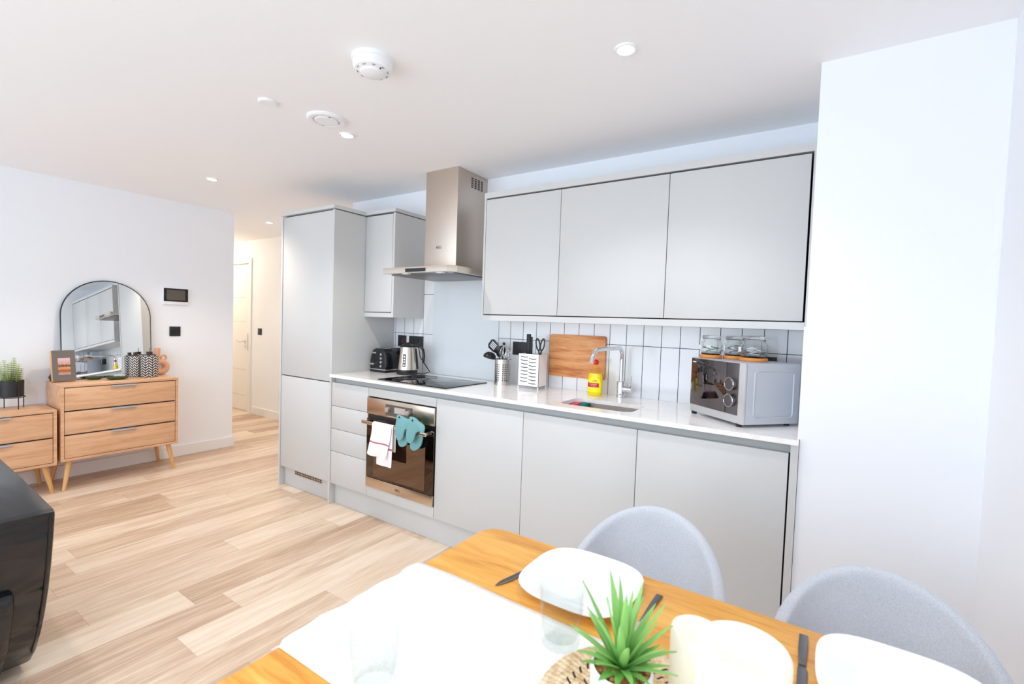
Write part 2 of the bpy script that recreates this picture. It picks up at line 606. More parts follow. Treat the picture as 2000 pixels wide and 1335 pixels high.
struct('wall_hall_near', box(B(), -5.1, XL - 0.12, 0.19, 0.31, 0, ZC), M['paint'])
bm = B()   # window wall behind the camera
box(bm, XL, -1.5, YF - 0.1, YF, 0, ZC)
box(bm, 3.1, XR, YF - 0.1, YF, 0, ZC)
box(bm, -1.5, 3.1, YF - 0.1, YF, 2.24, ZC)
box(bm, -1.5, 3.1, YF - 0.1, YF, 0, 0.12)
struct('wall_front', bm, M['paint'])
bm = B()
for xx in (-1.5, 0.03, 1.56, 3.06):
    box(bm, xx, xx + 0.05, YF - 0.08, YF - 0.03, 0.12, 2.24)
box(bm, -1.5, 3.1, YF - 0.08, YF - 0.03, 0.12, 0.17)
box(bm, -1.5, 3.1, YF - 0.08, YF - 0.03, 2.19, 2.24)
struct('window_1', bm, M['trim'])
# baseboards
def bb(name, x0, x1, y0, y1):
    return struct(name, box(B(), x0, x1, y0, y1, 0, 0.1, 0.003), M['trim'])
bb('baseboard_left', XL, XL + 0.016, YF, 0.33)
bb('baseboard_hall', -3.46, -0.56, YH - 0.016, YH)
bb('baseboard_right', XR - 0.016, XR, YF, 0.012)
bb('baseboard_pier', 2.8, XR - 0.016, -0.004, 0.012)
# tiles and glass splashback
bm = B()
box(bm, 0.0, 0.417, 0.566, YB, ZT, 1.72)
box(bm, 1.02, 2.8, 0.566, YB, ZT, 1.56)
struct('wall_tiles', bm, M['tiles'])
o = mk('splashback', box(B(), 0.418, 1.019, 0.560, YB, ZT + 0.001, 1.612), M['splash'], loc=(0.72, 0.567, ZT))
tag(o, 'pale plain splashback panel on the wall behind the hob', 'splashback')
struct('trim_1', box(B(), 2.793, 2.80, 0.012, 0.03, ZT, 1.345), M['trim'])

# hall door
d = box(B(), -4.325, -3.575, YH + 0.02, YH + 0.06, 0.01, 2.0)
door = struct('door_1', d, M['door'])
BASE[door.name] = Matrix.Identity(4)
bm = B()
for zz in (1.552, 1.222, 0.566, 0.212):
    box(bm, -4.22, -3.68, YH + 0.0185, YH + 0.0205, zz - 0.003, zz + 0.003)
mk('panel_groove', bm, simple('door_groove', rgb(206, 200, 190), 0.6), door)
bm = B()
box(bm, -3.572, -3.50, YH - 0.014, YH + 0.06, 0, 2.07, 0.003)
box(bm, -4.40, -4.328, YH - 0.014, YH + 0.06, 0, 2.07, 0.003)
box(bm, -4.328, -3.572, YH - 0.014, YH + 0.06, 2.003, 2.07, 0.003)
mk('door_frame', bm, M['trim'], door)
bm = B()
lathe(bm, [(0.026, 0), (0.026, 0.006)], (0, 0, 0), 20)
bm.transform(Matrix.Translation((-3.70, YH + 0.02, 0.955)) @ Matrix.Rotation(PI / 2, 4, 'X'))
tube(bm, [(-3.70, YH + 0.015, 0.955), (-3.70, YH - 0.03, 0.955), (-3.72, YH - 0.035, 0.955), (-3.83, YH - 0.035, 0.957)], 0.009, 10)
mk('door_handle', bm, M['chrome'], door)
bm = B(); lathe(bm, [(0.02, 0), (0.02, 0.006)], (0, 0, 0), 20)
bm.transform(Matrix.Translation((-3.70, YH + 0.02, 0.885)) @ Matrix.Rotation(PI / 2, 4, 'X'))
mk('keyhole_plate', bm, M['chrome'], door)
mk('strike_plate', box(B(), -3.574, -3.560, YH - 0.017, YH + 0.02, 0.84, 1.06), M['steel_z'], door)


def wall_plate(name, lab, cat, c, axis, w, h, t, mat=None, keys=()):
    """a flat plate fixed to a wall: axis 'x' sits on the left wall, 'y' on a wall facing the room"""
    o = thing(name, lab, cat, c)
    x, y, z = c
    bm = B()
    if axis == 'x': box(bm, x, x + t, y - w / 2, y + w / 2, z - h / 2, z + h / 2, 0.0015)
    else: box(bm, x - w / 2, x + w / 2, y - t, y, z - h / 2, z + h / 2, 0.0015)
    mk('plate', bm, mat or M['blackmatt'], o)
    for nm, du, dz, kw, kh, km in keys:
        bm = B()
        if axis == 'x': box(bm, x + t - 0.001, x + t + 0.003, y + du - kw / 2, y + du + kw / 2, z + dz - kh / 2, z + dz + kh / 2, 0.001)
        else: box(bm, x + du - kw / 2, x + du + kw / 2, y - t - 0.003, y - t + 0.001, z + dz - kh / 2, z + dz + kh / 2, 0.001)
        mk(nm, bm, km, o)
    return o


wall_plate('light_switch', 'small black light switch on the hallway wall beside the door', 'light switch', (-3.29, YH, 1.10), 'y', 0.086, 0.086, 0.008, keys=[('rocker', 0, 0, 0.03, 0.04, M['black'])])
wall_plate('light_switch', 'square black switch on the white wall below the intercom screen', 'light switch', (XL, -0.188, 1.145), 'x', 0.086, 0.086, 0.008,
           keys=[('rocker', -0.018, 0, 0.025, 0.04, M['black']), ('rocker', 0.018, 0, 0.025, 0.04, M['black'])])
# intercom
o = thing('intercom_monitor', 'black intercom screen with white base strip mounted on the left wall', 'intercom', (XL, -0.188, 1.46))
mk('housing', box(B(), XL, XL + 0.022, -0.285, -0.092, 1.385, 1.53, 0.003), M['white'], o)
mk('bezel', box(B(), XL + 0.02, XL + 0.026, -0.283, -0.094, 1.412, 1.528, 0.001), M['blackgloss'], o)
mk('display', box(B(), XL + 0.0255, XL + 0.0275, -0.262, -0.118, 1.424, 1.515), simple('grey_lcd', rgb(92, 86, 80), 0.25), o)

# ceiling fittings
def downlight(x, y, lab, r=0.042, watts=8, color=(1.0, 0.80, 0.58)):
    o = thing('ceiling_downlight', lab, 'downlight', (x, y, ZC), 0, 'recessed ceiling downlights')
    lathe_bm = lathe(B(), [(r * 0.72, -0.0005), (r * 0.74, -0.006), (r * 0.95, -0.007), (r, -0.003), (r, 0.0)], (x, y, ZC), 32, caps=False)
    mk('trim_ring', lathe_bm, M['white'], o)
    mk('lamp', lathe(B(), [(0.0, -0.003), (r * 0.7, -0.003), (r * 0.72, -0.0005)], (x, y, ZC), 28), M['lamp'], o)
    l = bpy.data.lights.new('spot', 'SPOT'); l.energy = watts; l.color = color
    l.spot_size = math.radians(120); l.spot_blend = 0.7; l.shadow_soft_size = 0.03
    s = bpy.data.objects.new('bulb_light', l); COL.objects.link(s); s.parent = o; s.location = (0, 0, -0.02)
    return o


downlight(2.22, -0.424, 'large lit round downlight in the ceiling in front of the wall cabinets', 0.04, 20, (1, 0.97, 0.93))
downlight(0.662, -0.411, 'lit round downlight in the ceiling beside the round air vent', 0.04, 33, (1.0, 0.94, 0.86))
downlight(-0.943, -0.369, 'lit round downlight in the ceiling nearest the mirror', 0.04, 46, (1.0, 0.86, 0.70))
downlight(-2.108, 0.71, 'lit round downlight in the hallway ceiling', 0.04, 27, (1.0, 0.80, 0.56))
l = bpy.data.lights.new('hall_lamp', 'POINT'); l.energy = 16; l.color = (1.0, 0.80, 0.56); l.shadow_soft_size = 0.06
s = bpy.data.objects.new('hall_lamp', l); COL.objects.link(s); s.location = (-4.3, 0.75, 2.15)

for x_, y_ in ((2.22, -1.75), (0.662, -1.9), (-0.943, -1.9)):      # spots added out of view for floor brightness and bounce, no fittings
    l = bpy.data.lights.new('added_fill_spot', 'SPOT'); l.energy = 17; l.color = (1.0, 0.97, 0.93)
    l.spot_size = math.radians(120); l.spot_blend = 0.7; l.shadow_soft_size = 0.04
    s = bpy.data.objects.new('added_fill_spot', l); COL.objects.link(s); s.location = (x_, y_, ZC - 0.02)

o = thing('ceiling_vent', 'round white air vent in the ceiling with a flat centre disc', 'air vent', (0.738, -0.59, ZC))
mk('ring', lathe(B(), [(0.062, -0.001), (0.066, -0.012), (0.085, -0.012), (0.094, -0.004), (0.094, 0)], (0.738, -0.59, ZC), 40, caps=False), M['white'], o)
mk('disc', lathe(B(), [(0, -0.014), (0.052, -0.014), (0.056, -0.010), (0.056, 0)], (0.738, -0.59, ZC), 36), M['white'], o)
for k in range(2):
    a = math.radians(-20 + 180 * k)
    mk('bracket', box(B(), 0.738 + 0.059 * math.cos(a) - 0.005, 0.738 + 0.059 * math.cos(a) + 0.005, -0.59 + 0.059 * math.sin(a) - 0.004, -0.59 + 0.059 * math.sin(a) + 0.004, ZC - 0.012, ZC), M['steel_dark'], o)
o = mk('ceiling_cover_plate', lathe(B(), [(0, -0.01), (0.036, -0.01), (0.041, -0.006), (0.041, 0)], (0.661, -0.844, ZC), 32), M['white'], loc=(0.661, -0.844, ZC))
tag(o, 'small flat white blanking disc on the ceiling left of the round vent', 'cover plate')
c = (1.374, -0.835, ZC)
o = thing('smoke_alarm', 'white round smoke alarm mounted on the ceiling', 'smoke alarm', c)
mk('base', lathe(B(), [(0.077, 0), (0.077, -0.014), (0.074, -0.016)], c, 40), M['white'], o)
mk('body', lathe(B(), [(0.073, -0.014), (0.072, -0.034), (0.066, -0.044), (0.046, -0.05), (0.044, -0.056), (0.03, -0.062), (0, -0.063)], c, 40), M['white'], o)
slot_mat = simple('alarm_slots', rgb(150, 150, 155), 0.6)
for k in range(10):
    a = 2 * PI * k / 10
    bm = B(); tube(bm, [(c[0] + 0.057 * math.cos(a) - 0.006 * math.sin(a), c[1] + 0.057 * math.sin(a) + 0.006 * math.cos(a), ZC - 0.0475), (c[0] + 0.057 * math.cos(a) + 0.006 * math.sin(a), c[1] + 0.057 * math.sin(a) - 0.006 * math.cos(a), ZC - 0.0475)], 0.002, 6)
    mk('sensor_slot', bm, slot_mat, o)
mk('indicator', lathe(B(), [(0, -0.052), (0.003, -0.052), (0.003, -0.048)], (c[0] + 0.05, c[1] - 0.005, ZC), 10), M['black'], o)

# ------------------------------------------------------------ kitchen: tall fridge unit
YD = 0.0          # plane of base and tall doors
def door_panel(name, x0, x1, z0, z1, y, parent, mat=None):
    g = 0.0016
    return mk(name, box(B(), x0 + g, x1 - g, y, y + 0.018, z0 + g, z1 - g, 0.0012), mat or M['cab'], parent)


o = thing('tall_fridge_cabinet', 'tall light grey integrated fridge cabinet at the left end of the kitchen', 'tall cabinet', (-0.32, 0.28, 0))
mk('side_panel', box(B(), -0.646, -0.628, -0.004, YB, 0, 2.068), M['cab'], o)
mk('side_panel', box(B(), -0.018, 0.0, -0.004, YB, 0, 2.068), M['cab'], o)
mk('cornice', box(B(), -0.652, 0.006, -0.012, YB, 2.076, 2.10, 0.001), M['cab'], o)
mk('carcass', box(B(), -0.627, -0.019, 0.022, YB - 0.01, 0.155, 2.076), M['cabdark'], o)
door_panel('door', -0.626, -0.020, 0.866, 2.066, YD, o)
door_panel('door', -0.626, -0.020, 0.152, 0.862, YD, o)
pl = mk('plinth', box(B(), -0.627, -0.019, 0.04, 0.056, 0, 0.152), M['cab'], o)
g = mk('vent_grille', box(B(), -0.485, -0.145, 0.036, 0.042, 0.100, 0.135), M['steel_z'], pl)
g.parent = pl
bm = B()
for k in range(16):
    xx = -0.478 + k * 0.0207
    box(bm, xx, xx + 0.014, 0.0352, 0.0365, 0.106, 0.115); box(bm, xx, xx + 0.014, 0.0352, 0.0365, 0.120, 0.129)
bm.transform(BASE[o.name].inverted())
gs = mk('vent_slots', bm, M['cabdark'], None, world=False); gs.parent = pl

# base run
def carcass(x0, x1, parent, z0=0.152, z1=0.862):
    return mk('carcass', box(B(), x0 + 0.001, x1 - 0.001, 0.021, YB - 0.01, z0, z1), M['cabdark'], parent)


o = thing('drawer_cabinet', 'narrow light grey cabinet of four drawers left of the oven', 'drawer cabinet', (0.193, 0.28, 0))
carcass(0.001, 0.387, o)
for z0, z1 in ((0.152, 0.383), (0.383, 0.5425), (0.5425, 0.703), (0.703, 0.868)):
    door_panel('drawer', 0.002, 0.387, z0, z1, YD, o)
o = thing('oven_housing_cabinet', 'light grey housing cabinet built around the oven', 'cabinet', (0.687, 0.28, 0))
mk('carcass', box(B(), 0.388, 0.986, 0.45, YB - 0.01, 0.152, 0.862), M['cabdark'], o)
door_panel('top_filler', 0.387, 0.987, 0.813, 0.868, YD, o)
door_panel('bottom_filler', 0.387, 0.987, 0.152, 0.219, YD, o)
mk('shelf', box(B(), 0.389, 0.985, 0.02, 0.449, 0.160, 0.2195), M['cab'], o)
for i, (x0, x1, lab) in enumerate(((0.987, 1.588, 'light grey base cabinet door directly right of the oven'),
                                   (1.588, 2.186, 'light grey base cabinet under the sink, middle of three plain doors'),
                                   (2.186, 2.769, 'light grey base cabinet behind the chairs, nearest the white pier'))):
    o = thing('base_cabinet', lab, 'base cabinet', ((x0 + x1) / 2, 0.28, 0), 0, 'plain base cabinets under the worktop')
    mk('carcass', box(B(), x0 + 0.001, x1 - 0.001, 0.021, YB - 0.01, 0.152, 0.70 if i else 0.862), M['cabdark'], o)
    door_panel('door', x0, x1, 0.152, 0.868, YD, o)
o = mk('end_panel', box(B(), 2.773, 2.7985, -0.002, YB, 0, 0.903), M['cab'], loc=(2.786, 0.28, 0))
tag(o, 'narrow light grey end panel between base cabinets and white pier', 'cabinet panel')
o = mk('kickboard', box(B(), 0.001, 2.772, 0.04, 0.056, 0, 0.151), M['cab'], loc=(1.38, 0.048, 0))
tag(o, 'long grey kickboard recessed under the base cabinets', 'kickboard')
o = mk('handle_rail', box(B(), 0.001, 2.772, 0.03, 0.05, 0.8635, 0.9035), M['rail'], loc=(1.38, 0.04, 0.87))
tag(o, 'grey recessed handle rail beneath the worktop edge', 'rail')

# worktop with sink cut-out
bm = B()
outer = [(0.001, -0.02), (2.7985, -0.02), (2.7985, YB - 0.009), (0.001, YB - 0.009)]
SX0, SX1, SY0, SY1 = 1.745, 2.125, 0.075, 0.315
inner = rrect(SX0, SX1, SY0, SY1, 0.045)
def loop(pts, z):
    vs = [bm.verts.new((x, y, z)) for x, y in pts]
    es = [bm.edges.new((vs[i], vs[(i + 1) % len(vs)])) for i in range(len(vs))]
    return vs, es
vo, eo = loop(outer, ZT); vi, ei = loop(inner, ZT)
bmesh.ops.triangle_fill(bm, use_beauty=True, use_dissolve=False, edges=eo + ei)
fs = bm.faces[:]
for f in fs:
    if f.normal.z < 0: f.normal_flip()
r = bmesh.ops.extrude_face_region(bm, geom=fs)
for v in [g_ for g_ in r['geom'] if isinstance(g_, bmesh.types.BMVert)]: v.co.z = 0.904
o = mk('worktop', bm, M['quartz'], loc=(1.4, 0.28, 0.904), smooth=False)
tag(o, 'long white quartz worktop running over all the base cabinets', 'worktop')

# sink
o = thing('sink', 'undermounted stainless steel sink set into the worktop', 'sink', (1.935, 0.2, 0.904))
bm = B()
def sink_ring(inset, z, rr):
    return [bm.verts.new((x, y, z)) for x, y in rrect(SX0 - 0.004 + inset, SX1 + 0.004 - inset, SY0 - 0.004 + inset, SY1 + 0.004 - inset, rr)]
rings = [sink_ring(-0.012, 0.9035, 0.06), sink_ring(0, 0.9035, 0.05), sink_ring(0.002, 0.78, 0.05), sink_ring(0.012, 0.757, 0.045), sink_ring(0.035, 0.75, 0.03)]
for a, b in zip(rings[:-1], rings[1:]):
    for k in range(len(a)):
        bm.faces.new((a[k], a[(k + 1) % len(a)], b[(k + 1) % len(a)], b[k]))
bm.faces.new(rings[-1])
mk('bowl', bm, brushed('sink_steel', rgb(214, 206, 200), 0.3, 'x'), o)
bm = B(); lathe(bm, [(0.022, 0), (0.02, 0.005), (0.012, 0.006), (0, 0.005)], (0, 0, 0), 20)
bm.transform(Matrix.Translation((2.03, SY1 + 0.001, 0.862)) @ Matrix.Rotation(PI / 2, 4, 'X'))
mk('overflow', bm, M['chrome'], o)
mk('drain', lathe(B(), [(0.04, 0.7505), (0.038, 0.754), (0.02, 0.752), (0, 0.752)], (1.935, 0.2, 0), 24), M['chrome'], o)
o = mk('sponge', box(B(), 1.748, 1.778, 0.205, 0.30, 0.835, 0.905, 0.006), M['pink'], loc=(1.763, 0.25, 0.835))
tag(o, 'pink sponge tucked inside the left end of the sink', 'sponge')
o = mk('sponge', box(B(), 1.780, 1.815, 0.262, 0.306, 0.835, 0.905, 0.006), M['tealsponge'], loc=(1.797, 0.284, 0.835))
tag(o, 'dark teal sponge inside the sink beside the pink one', 'sponge')

# tap
TX, TY = 1.918, 0.500
o = thing('kitchen_tap', 'tall chrome mixer tap with curved spout behind the sink', 'tap', (TX, TY, ZT))
mk('base', lathe(B(), [(0.026, 0), (0.026, 0.004), (0.023, 0.006), (0.023, 0.085), (0.020, 0.092), (0.012, 0.094)], (TX, TY, ZT), 28), M['chrome'], o)
pts = [(TX, TY, ZT + 0.08), (TX, TY, ZT + 0.20)]
rc = 0.05
for k in range(1, 10):
    a = PI / 2 * k / 9
    pts.append((TX, TY - rc + rc * math.cos(a), ZT + 0.231 + rc * math.sin(a)))
pts.append((TX, 0.175, ZT + 0.281))
for k in range(1, 9):
    a = math.radians(72) * k / 8
    pts.append((TX, 0.155 - 0.075 * math.sin(a), ZT + 0.206 + 0.075 * math.cos(a)))
pts.append((TX, 0.079, ZT + 0.218))
mk('spout', tube(B(), pts, 0.0115, 16), M['chrome'], o)
bm = B()
tube(bm, [(TX + 0.015, TY, ZT + 0.05), (TX + 0.062, TY, ZT + 0.05)], 0.019, 18)
mk('valve', bm, M['chrome'], o)
bm = B(); tube(bm, [(TX + 0.052, TY, ZT + 0.055), (TX + 0.056, TY, ZT + 0.125)], 0.004, 10)
mk('lever', bm, M['chrome'], o)

# wall cabinets
YW = 0.265; YC = 0.5655
o = thing('wall_cabinet', 'small light grey wall cabinet between the tall unit and cooker hood', 'wall cabinet', (0.155, 0.42, 1.334))
mk('carcass', box(B(), 0.001, 0.288, YW + 0.021, YC, 1.366, 2.070), M['cabdark'], o)
mk('side_panel', box(B(), 0.290, 0.310, YW, YC, 1.334, 2.072), M['cab'], o)
door_panel('door', 0.002, 0.288, 1.369, 2.068, YW, o)
mk('pelmet', box(B(), 0.001, 0.290, YW, YC, 1.334, 1.3655), M['cab'], o)
mk('cornice', box(B(), 0.007, 0.316, YW - 0.006, YC, 2.078, 2.102), M['cab'], o)
for i, (x0, x1, lab) in enumerate(((1.107, 1.618, 'light grey wall cabinet immediately right of the cooker hood'),
                                   (1.618, 2.203, 'light grey wall cabinet above the chopping board and tap, middle of three'),
                                   (2.203, 2.780, 'light grey wall cabinet above the microwave beside the white pier'))):
    o = thing('wall_cabinet', lab, 'wall cabinet', ((x0 + x1) / 2, 0.42, 1.366), 0, 'wide wall cabinets')
    mk('carcass', box(B(), x0 + 0.001, x1 - 0.001, YW + 0.021, YC, 1.3675, 2.072), M['cabdark'], o)
    door_panel('door', x0, x1, 1.370, 2.066, YW, o)
o = mk('pelmet', box(B(), 1.092, 2.786, YW, YC, 1.334, 1.366), M['cab'], loc=(1.94, 0.42, 1.334))
tag(o, 'long light grey pelmet strip along the bottom of the three wide wall cabinets', 'pelmet')
o = mk('cornice', box(B(), 1.090, 2.7985, YW, YC, 2.074, 2.108), M['cab'], loc=(1.94, 0.42, 2.074))
tag(o, 'long light grey cornice strip on top of the three wide wall cabinets', 'cornice')
o = mk('end_panel', box(B(), 1.092, 1.1055, YW, YC, 1.3665, 2.0735), M['cab'], loc=(1.1, 0.42, 1.3665))
tag(o, 'thin light grey end panel of the wall cabinets beside the hood', 'cabinet panel')
o = mk('end_panel', box(B(), 2.7865, 2.7985, YW, YC, 1.334, 2.0735), M['cab'], loc=(2.792, 0.42, 1.334))
tag(o, 'thin light grey end panel between wall cabinets and white pier', 'cabinet panel')

# cooker hood
o = thing('cooker_hood', 'stainless steel chimney cooker hood over the hob', 'cooker hood', (0.74, 0.32, 1.61))
HX0, HX1, HY0 = 0.446, 1.038, 0.045
mk('chimney', box(B(), 0.602, 0.878, 0.262, YB - 0.001, 1.66, ZC - 0.001, 0.0015), M['steel_z'], o)
bm = B()
ol = [(HX0, HY0), (HX1 - 0.045, HY0), (HX1, HY0 + 0.045), (HX1, YB - 0.016), (HX0, YB - 0.016)]
prism(bm, ol, 1.613, 1.650, 'xy', 0.001)
# shallow pyramid up to the chimney
lo = [(HX0 + 0.01, HY0 + 0.01), (HX1 - 0.01, HY0 + 0.03), (HX1 - 0.01, YB - 0.017), (HX0 + 0.01, YB - 0.017)]
hi = [(0.598, 0.258), (0.882, 0.258), (0.882, YB - 0.017), (0.598, YB - 0.017)]
vl = [bm.verts.new((x, y, 1.65)) for x, y in lo]; vh = [bm.verts.new((x, y, 1.668)) for x, y in hi]
for k in range(4): bm.faces.new((vl[k], vl[(k + 1) % 4], vh[(k + 1) % 4], vh[k]))
bm.faces.new(vh)
mk('canopy', bm, M['steel'], o)
mk('filter', box(B(), HX0 + 0.03, HX1 - 0.03, HY0 + 0.05, 0.50, 1.606, 1.614, 0.001), M['steel_dark'], o)
for xx in (HX0 + 0.16, HX1 - 0.14):
    mk('hood_lamp', box(B(), xx, xx + 0.05, HY0 + 0.015, HY0 + 0.045, 1.608, 1.6135), simple('frosted_lamp_lens', rgb(230, 230, 226), 0.3), o)
mk('control_strip', box(B(), 0.652, 0.825, HY0 - 0.001, HY0 + 0.002, 1.618, 1.640), M['black'], o)
bm = B()
for k in range(4):
    for j in range(6):
        y0 = 0.395 + k * 0.034
        box(bm, 0.8775, 0.8788, y0, y0 + 0.022, 2.205 + j * 0.0115, 2.2125 + j * 0.0115)
mk('vent_slots', bm, M['cabdark'], o)
text_mesh('brand_lettering', 'AEG', 0.026, M['black'], o, face_front(0.728, 0.2615, 1.800))

# oven
o = thing('built_in_oven', 'built-in stainless steel electric oven with towel and mitts on its handle', 'oven', (0.687, 0.0, 0.22))
OX0, OX1 = 0.391, 0.983
mk('body', box(B(), OX0 + 0.004, OX1 - 0.004, 0.012, 0.445, 0.222, 0.809), M['cabdark'], o)
ovst = brushed('warm_brushed_steel', rgb(206, 188, 168), 0.24, 'x')
cp = mk('control_panel', box(B(), OX0, OX1, -0.012, 0.012, 0.702, 0.808, 0.0015), ovst, o)
dp = mk('display_panel', box(B(), 0.569, 0.805, -0.0135, -0.0115, 0.714, 0.784), M['steel_dark'], o)
mk('display', box(B(), 0.650, 0.745, -0.0145, -0.013, 0.735, 0.772), simple('pale_display_glass', rgb(190, 178, 166), 0.1), o)  # display in a pale beige, no emission
for xx in (0.595, 0.775):
    bm = B(); lathe(bm, [(0.017, 0), (0.016, 0.016), (0.0, 0.017)], (0, 0, 0), 20)
    bm.transform(Matrix.Translation((xx, -0.0135, 0.752)) @ Matrix.Rotation(PI / 2, 4, 'X'))
    mk('knob', bm, M['steel_z'], o)
mk('air_slot', box(B(), OX0 + 0.002, OX1 - 0.002, 0.0, 0.012, 0.672, 0.702), M['black'], o)
dg_ = mk('door_glass', box(B(), OX0, OX1, -0.010, 0.011, 0.287, 0.672, 0.001), M['ovenborder'], o)
w_ = mk('window', box(B(), 0.462, 0.918, -0.0115, -0.0095, 0.302, 0.640), M['ovenglass'], dg_)
mk('bottom_trim', box(B(), OX0, OX1, -0.012, 0.011, 0.222, 0.285, 0.001), ovst, o)
text_mesh('brand_lettering', 'AEG', 0.022, M['black'], o, face_front(0.69, -0.0125, 0.254))
bm = B()
box(bm, 0.400, 0.964, -0.064, -0.050, 0.645, 0.667, 0.003)
hd = mk('handle', bm, brushed('handle_steel', rgb(216, 202, 186), 0.2, 'x'), o)
for xx in (0.41, 0.94):
    mk('handle_post', box(B(), xx, xx + 0.014, -0.052, -0.009, 0.648, 0.664), M['steel'], hd)

# tea towel: folded cloth hanging over the handle
def cloth_strip(x0b, x1b, xs, prof, ripple):
    """prof: list of (y, z) path over the bar; widths shift along path"""
    bm_ = B(); nx = 14
    uvl = bm_.loops.layers.uv.new('UVMap')
    L = [0]
    for a, b in zip(prof[:-1], prof[1:]): L.append(L[-1] + math.dist(a, b))
    grid = []
    for i, (y, z) in enumerate(prof):
        t = L[i] / L[-1]
        row = []
        for k in range(nx + 1):
            u = k / nx
            x = x0b + (x1b - x0b) * u + xs(t, u)
            drop = max(0.0, 0.655 - z)
            yy = y + ripple * drop * math.sin(u * 9 + t * 2)
            row.append((bm_.verts.new((x, yy, z + (-0.03 * u * drop if i < len(prof) / 2 else 0.0))), u, t))
        grid.append(row)
    for i in range(len(grid) - 1):
        for k in range(nx):
            q = [grid[i][k], grid[i][k + 1], grid[i + 1][k + 1], grid[i + 1][k]]
            f = bm_.faces.new([a[0] for a in q])
            for lp, a in zip(f.loops, q): lp[uvl].uv = (a[1], a[2])
    return bm_


def path_over(front_len, back_len, yf=-0.070, yb_=-0.046):
    # starts at the rear bottom, over the bar, ends at the front bottom (t=1)
    p_ = [(yb_, 0.655 - back_len + back_len * k / 8) for k in range(8)]
    p_ += [(yb_, 0.658), (-0.048, 0.671), (-0.057, 0.6735), (-0.066, 0.671), (yf, 0.658)]
    p_ += [(yf - 0.006 * k / 8, 0.655 - front_len * k / 8) for k in range(1, 9)]
    return p_


o = thing('tea_towel', 'white tea towel with a red stripe hanging over the oven handle', 'towel', (0.58, -0.057, 0.4))
bm = cloth_strip(0.515, 0.693, lambda t, u: (-0.045 * (1 - 0.35 * u) * max(0, (t - 0.55) / 0.45)), path_over(0.195, 0.10, -0.0735, -0.046), 0.045)
t1 = mk('front_fold', bm, M['towel'], o)
bm = cloth_strip(0.56, 0.70, lambda t, u: 0.0, path_over(0.245, 0.15, -0.0668, -0.0430), 0.006)
t2 = mk('back_fold', bm, M['towel'], o)
for t_ in (t1, t2):
    s_ = t_.modifiers.new('thick', 'SOLIDIFY'); s_.thickness = 0.0022; s_.offset = 0
    s_ = t_.modifiers.new('sub', 'SUBSURF'); s_.levels = 1; s_.render_levels = 2

# oven mitts
def smooth_poly(pts, n=4):
    out = []
    N = len(pts)
    for i in range(N):
        p0, p1, p2, p3 = (Vector(pts[(i + k - 1) % N]) for k in range(4))
        for j in range(n):
            t = j / n
            out.append(tuple(0.5 * ((2 * p1) + (-p0 + p2) * t + (2 * p0 - 5 * p1 + 4 * p2 - p3) * t * t + (-p0 + 3 * p1 - 3 * p2 + p3) * t ** 3)))
    return out


mf = [[(0.742, 0.747), (0.77, 0.747), (0.811, 0.736), (0.855, 0.73), (0.843, 0.692), (0.838, 0.674), (0.814, 0.67), (0.802, 0.651), (0.793, 0.615), (0.768, 0.593), (0.747, 0.595), (0.732, 0.622), (0.727, 0.668), (0.735, 0.716)],
      [(0.862, 0.754), (0.898, 0.753), (0.929, 0.738), (0.976, 0.714), (0.968, 0.671), (0.939, 0.679), (0.913, 0.665), (0.902, 0.641), (0.887, 0.608), (0.86, 0.596), (0.838, 0.616), (0.834, 0.656), (0.845, 0.698), (0.855, 0.733)]]
mr = [[(0.760, 0.65), (0.808, 0.65), (0.806, 0.594), (0.786, 0.561), (0.758, 0.549), (0.733, 0.552), (0.721, 0.58), (0.735, 0.63)],
      [(0.862, 0.65), (0.921, 0.65), (0.917, 0.595), (0.894, 0.562), (0.86, 0.544), (0.831, 0.551), (0.826, 0.59), (0.841, 0.63)]]
for i, lab in enumerate(('teal silicone oven mitt on the oven handle, next to the towel', 'teal silicone oven mitt with a dark hanging hole, nearer the handle end')):
    o = thing('oven_mitt', lab, 'oven mitt', (mf[i][0][0] + 0.04, -0.057, 0.55), 0, 'teal mitts on the oven handle')
    yo = -0.0125 * i
    mk('front_pad', prism(B(), smooth_poly(mf[i]), -0.078 + yo, -0.066 + yo, 'xz', 0.004), M['teal'], o)
    mk('rear_pad', prism(B(), smooth_poly(mr[i]), -0.048, -0.036, 'xz', 0.003), M['teal'], o)
    cx = sum(p[0] for p in mf[i][:3]) / 3
    bm = B(); lathe(bm, [(0.006, 0), (0.006, 0.0015), (0.0, 0.0016)], (0, 0, 0), 14)
    bm.transform(Matrix.Translation((cx - 0.01, -0.078 + yo, 0.736)) @ Matrix.Rotation(PI / 2, 4, 'X'))
    mk('hanging_hole', bm, M['black'], o)

# hob
o = thing('induction_hob', 'flat black glass hob set in the worktop under the cooker hood', 'hob', (0.74, 0.23, ZT))
mk('glass', prism(B(), rrect(0.447, 1.035, 0.02, 0.43, 0.006), ZT + 0.0002, ZT + 0.006, 'xy', 0.0015), M['blackgloss'], o)
zone_mat = simple('zone_print', rgb(90, 92, 96), 0.4)
for cx, cy, r_ in ((0.58, 0.12, 0.07), (0.58, 0.32, 0.09), (0.90, 0.13, 0.09), (0.90, 0.33, 0.07)):
    bm = B(); tube(bm, [(cx + r_ * math.cos(2 * PI * k / 40), cy + r_ * math.sin(2 * PI * k / 40), ZT + 0.0057) for k in range(40)], 0.0006, 4, closed=True)
    mk('cooking_zone', bm, zone_mat, o)

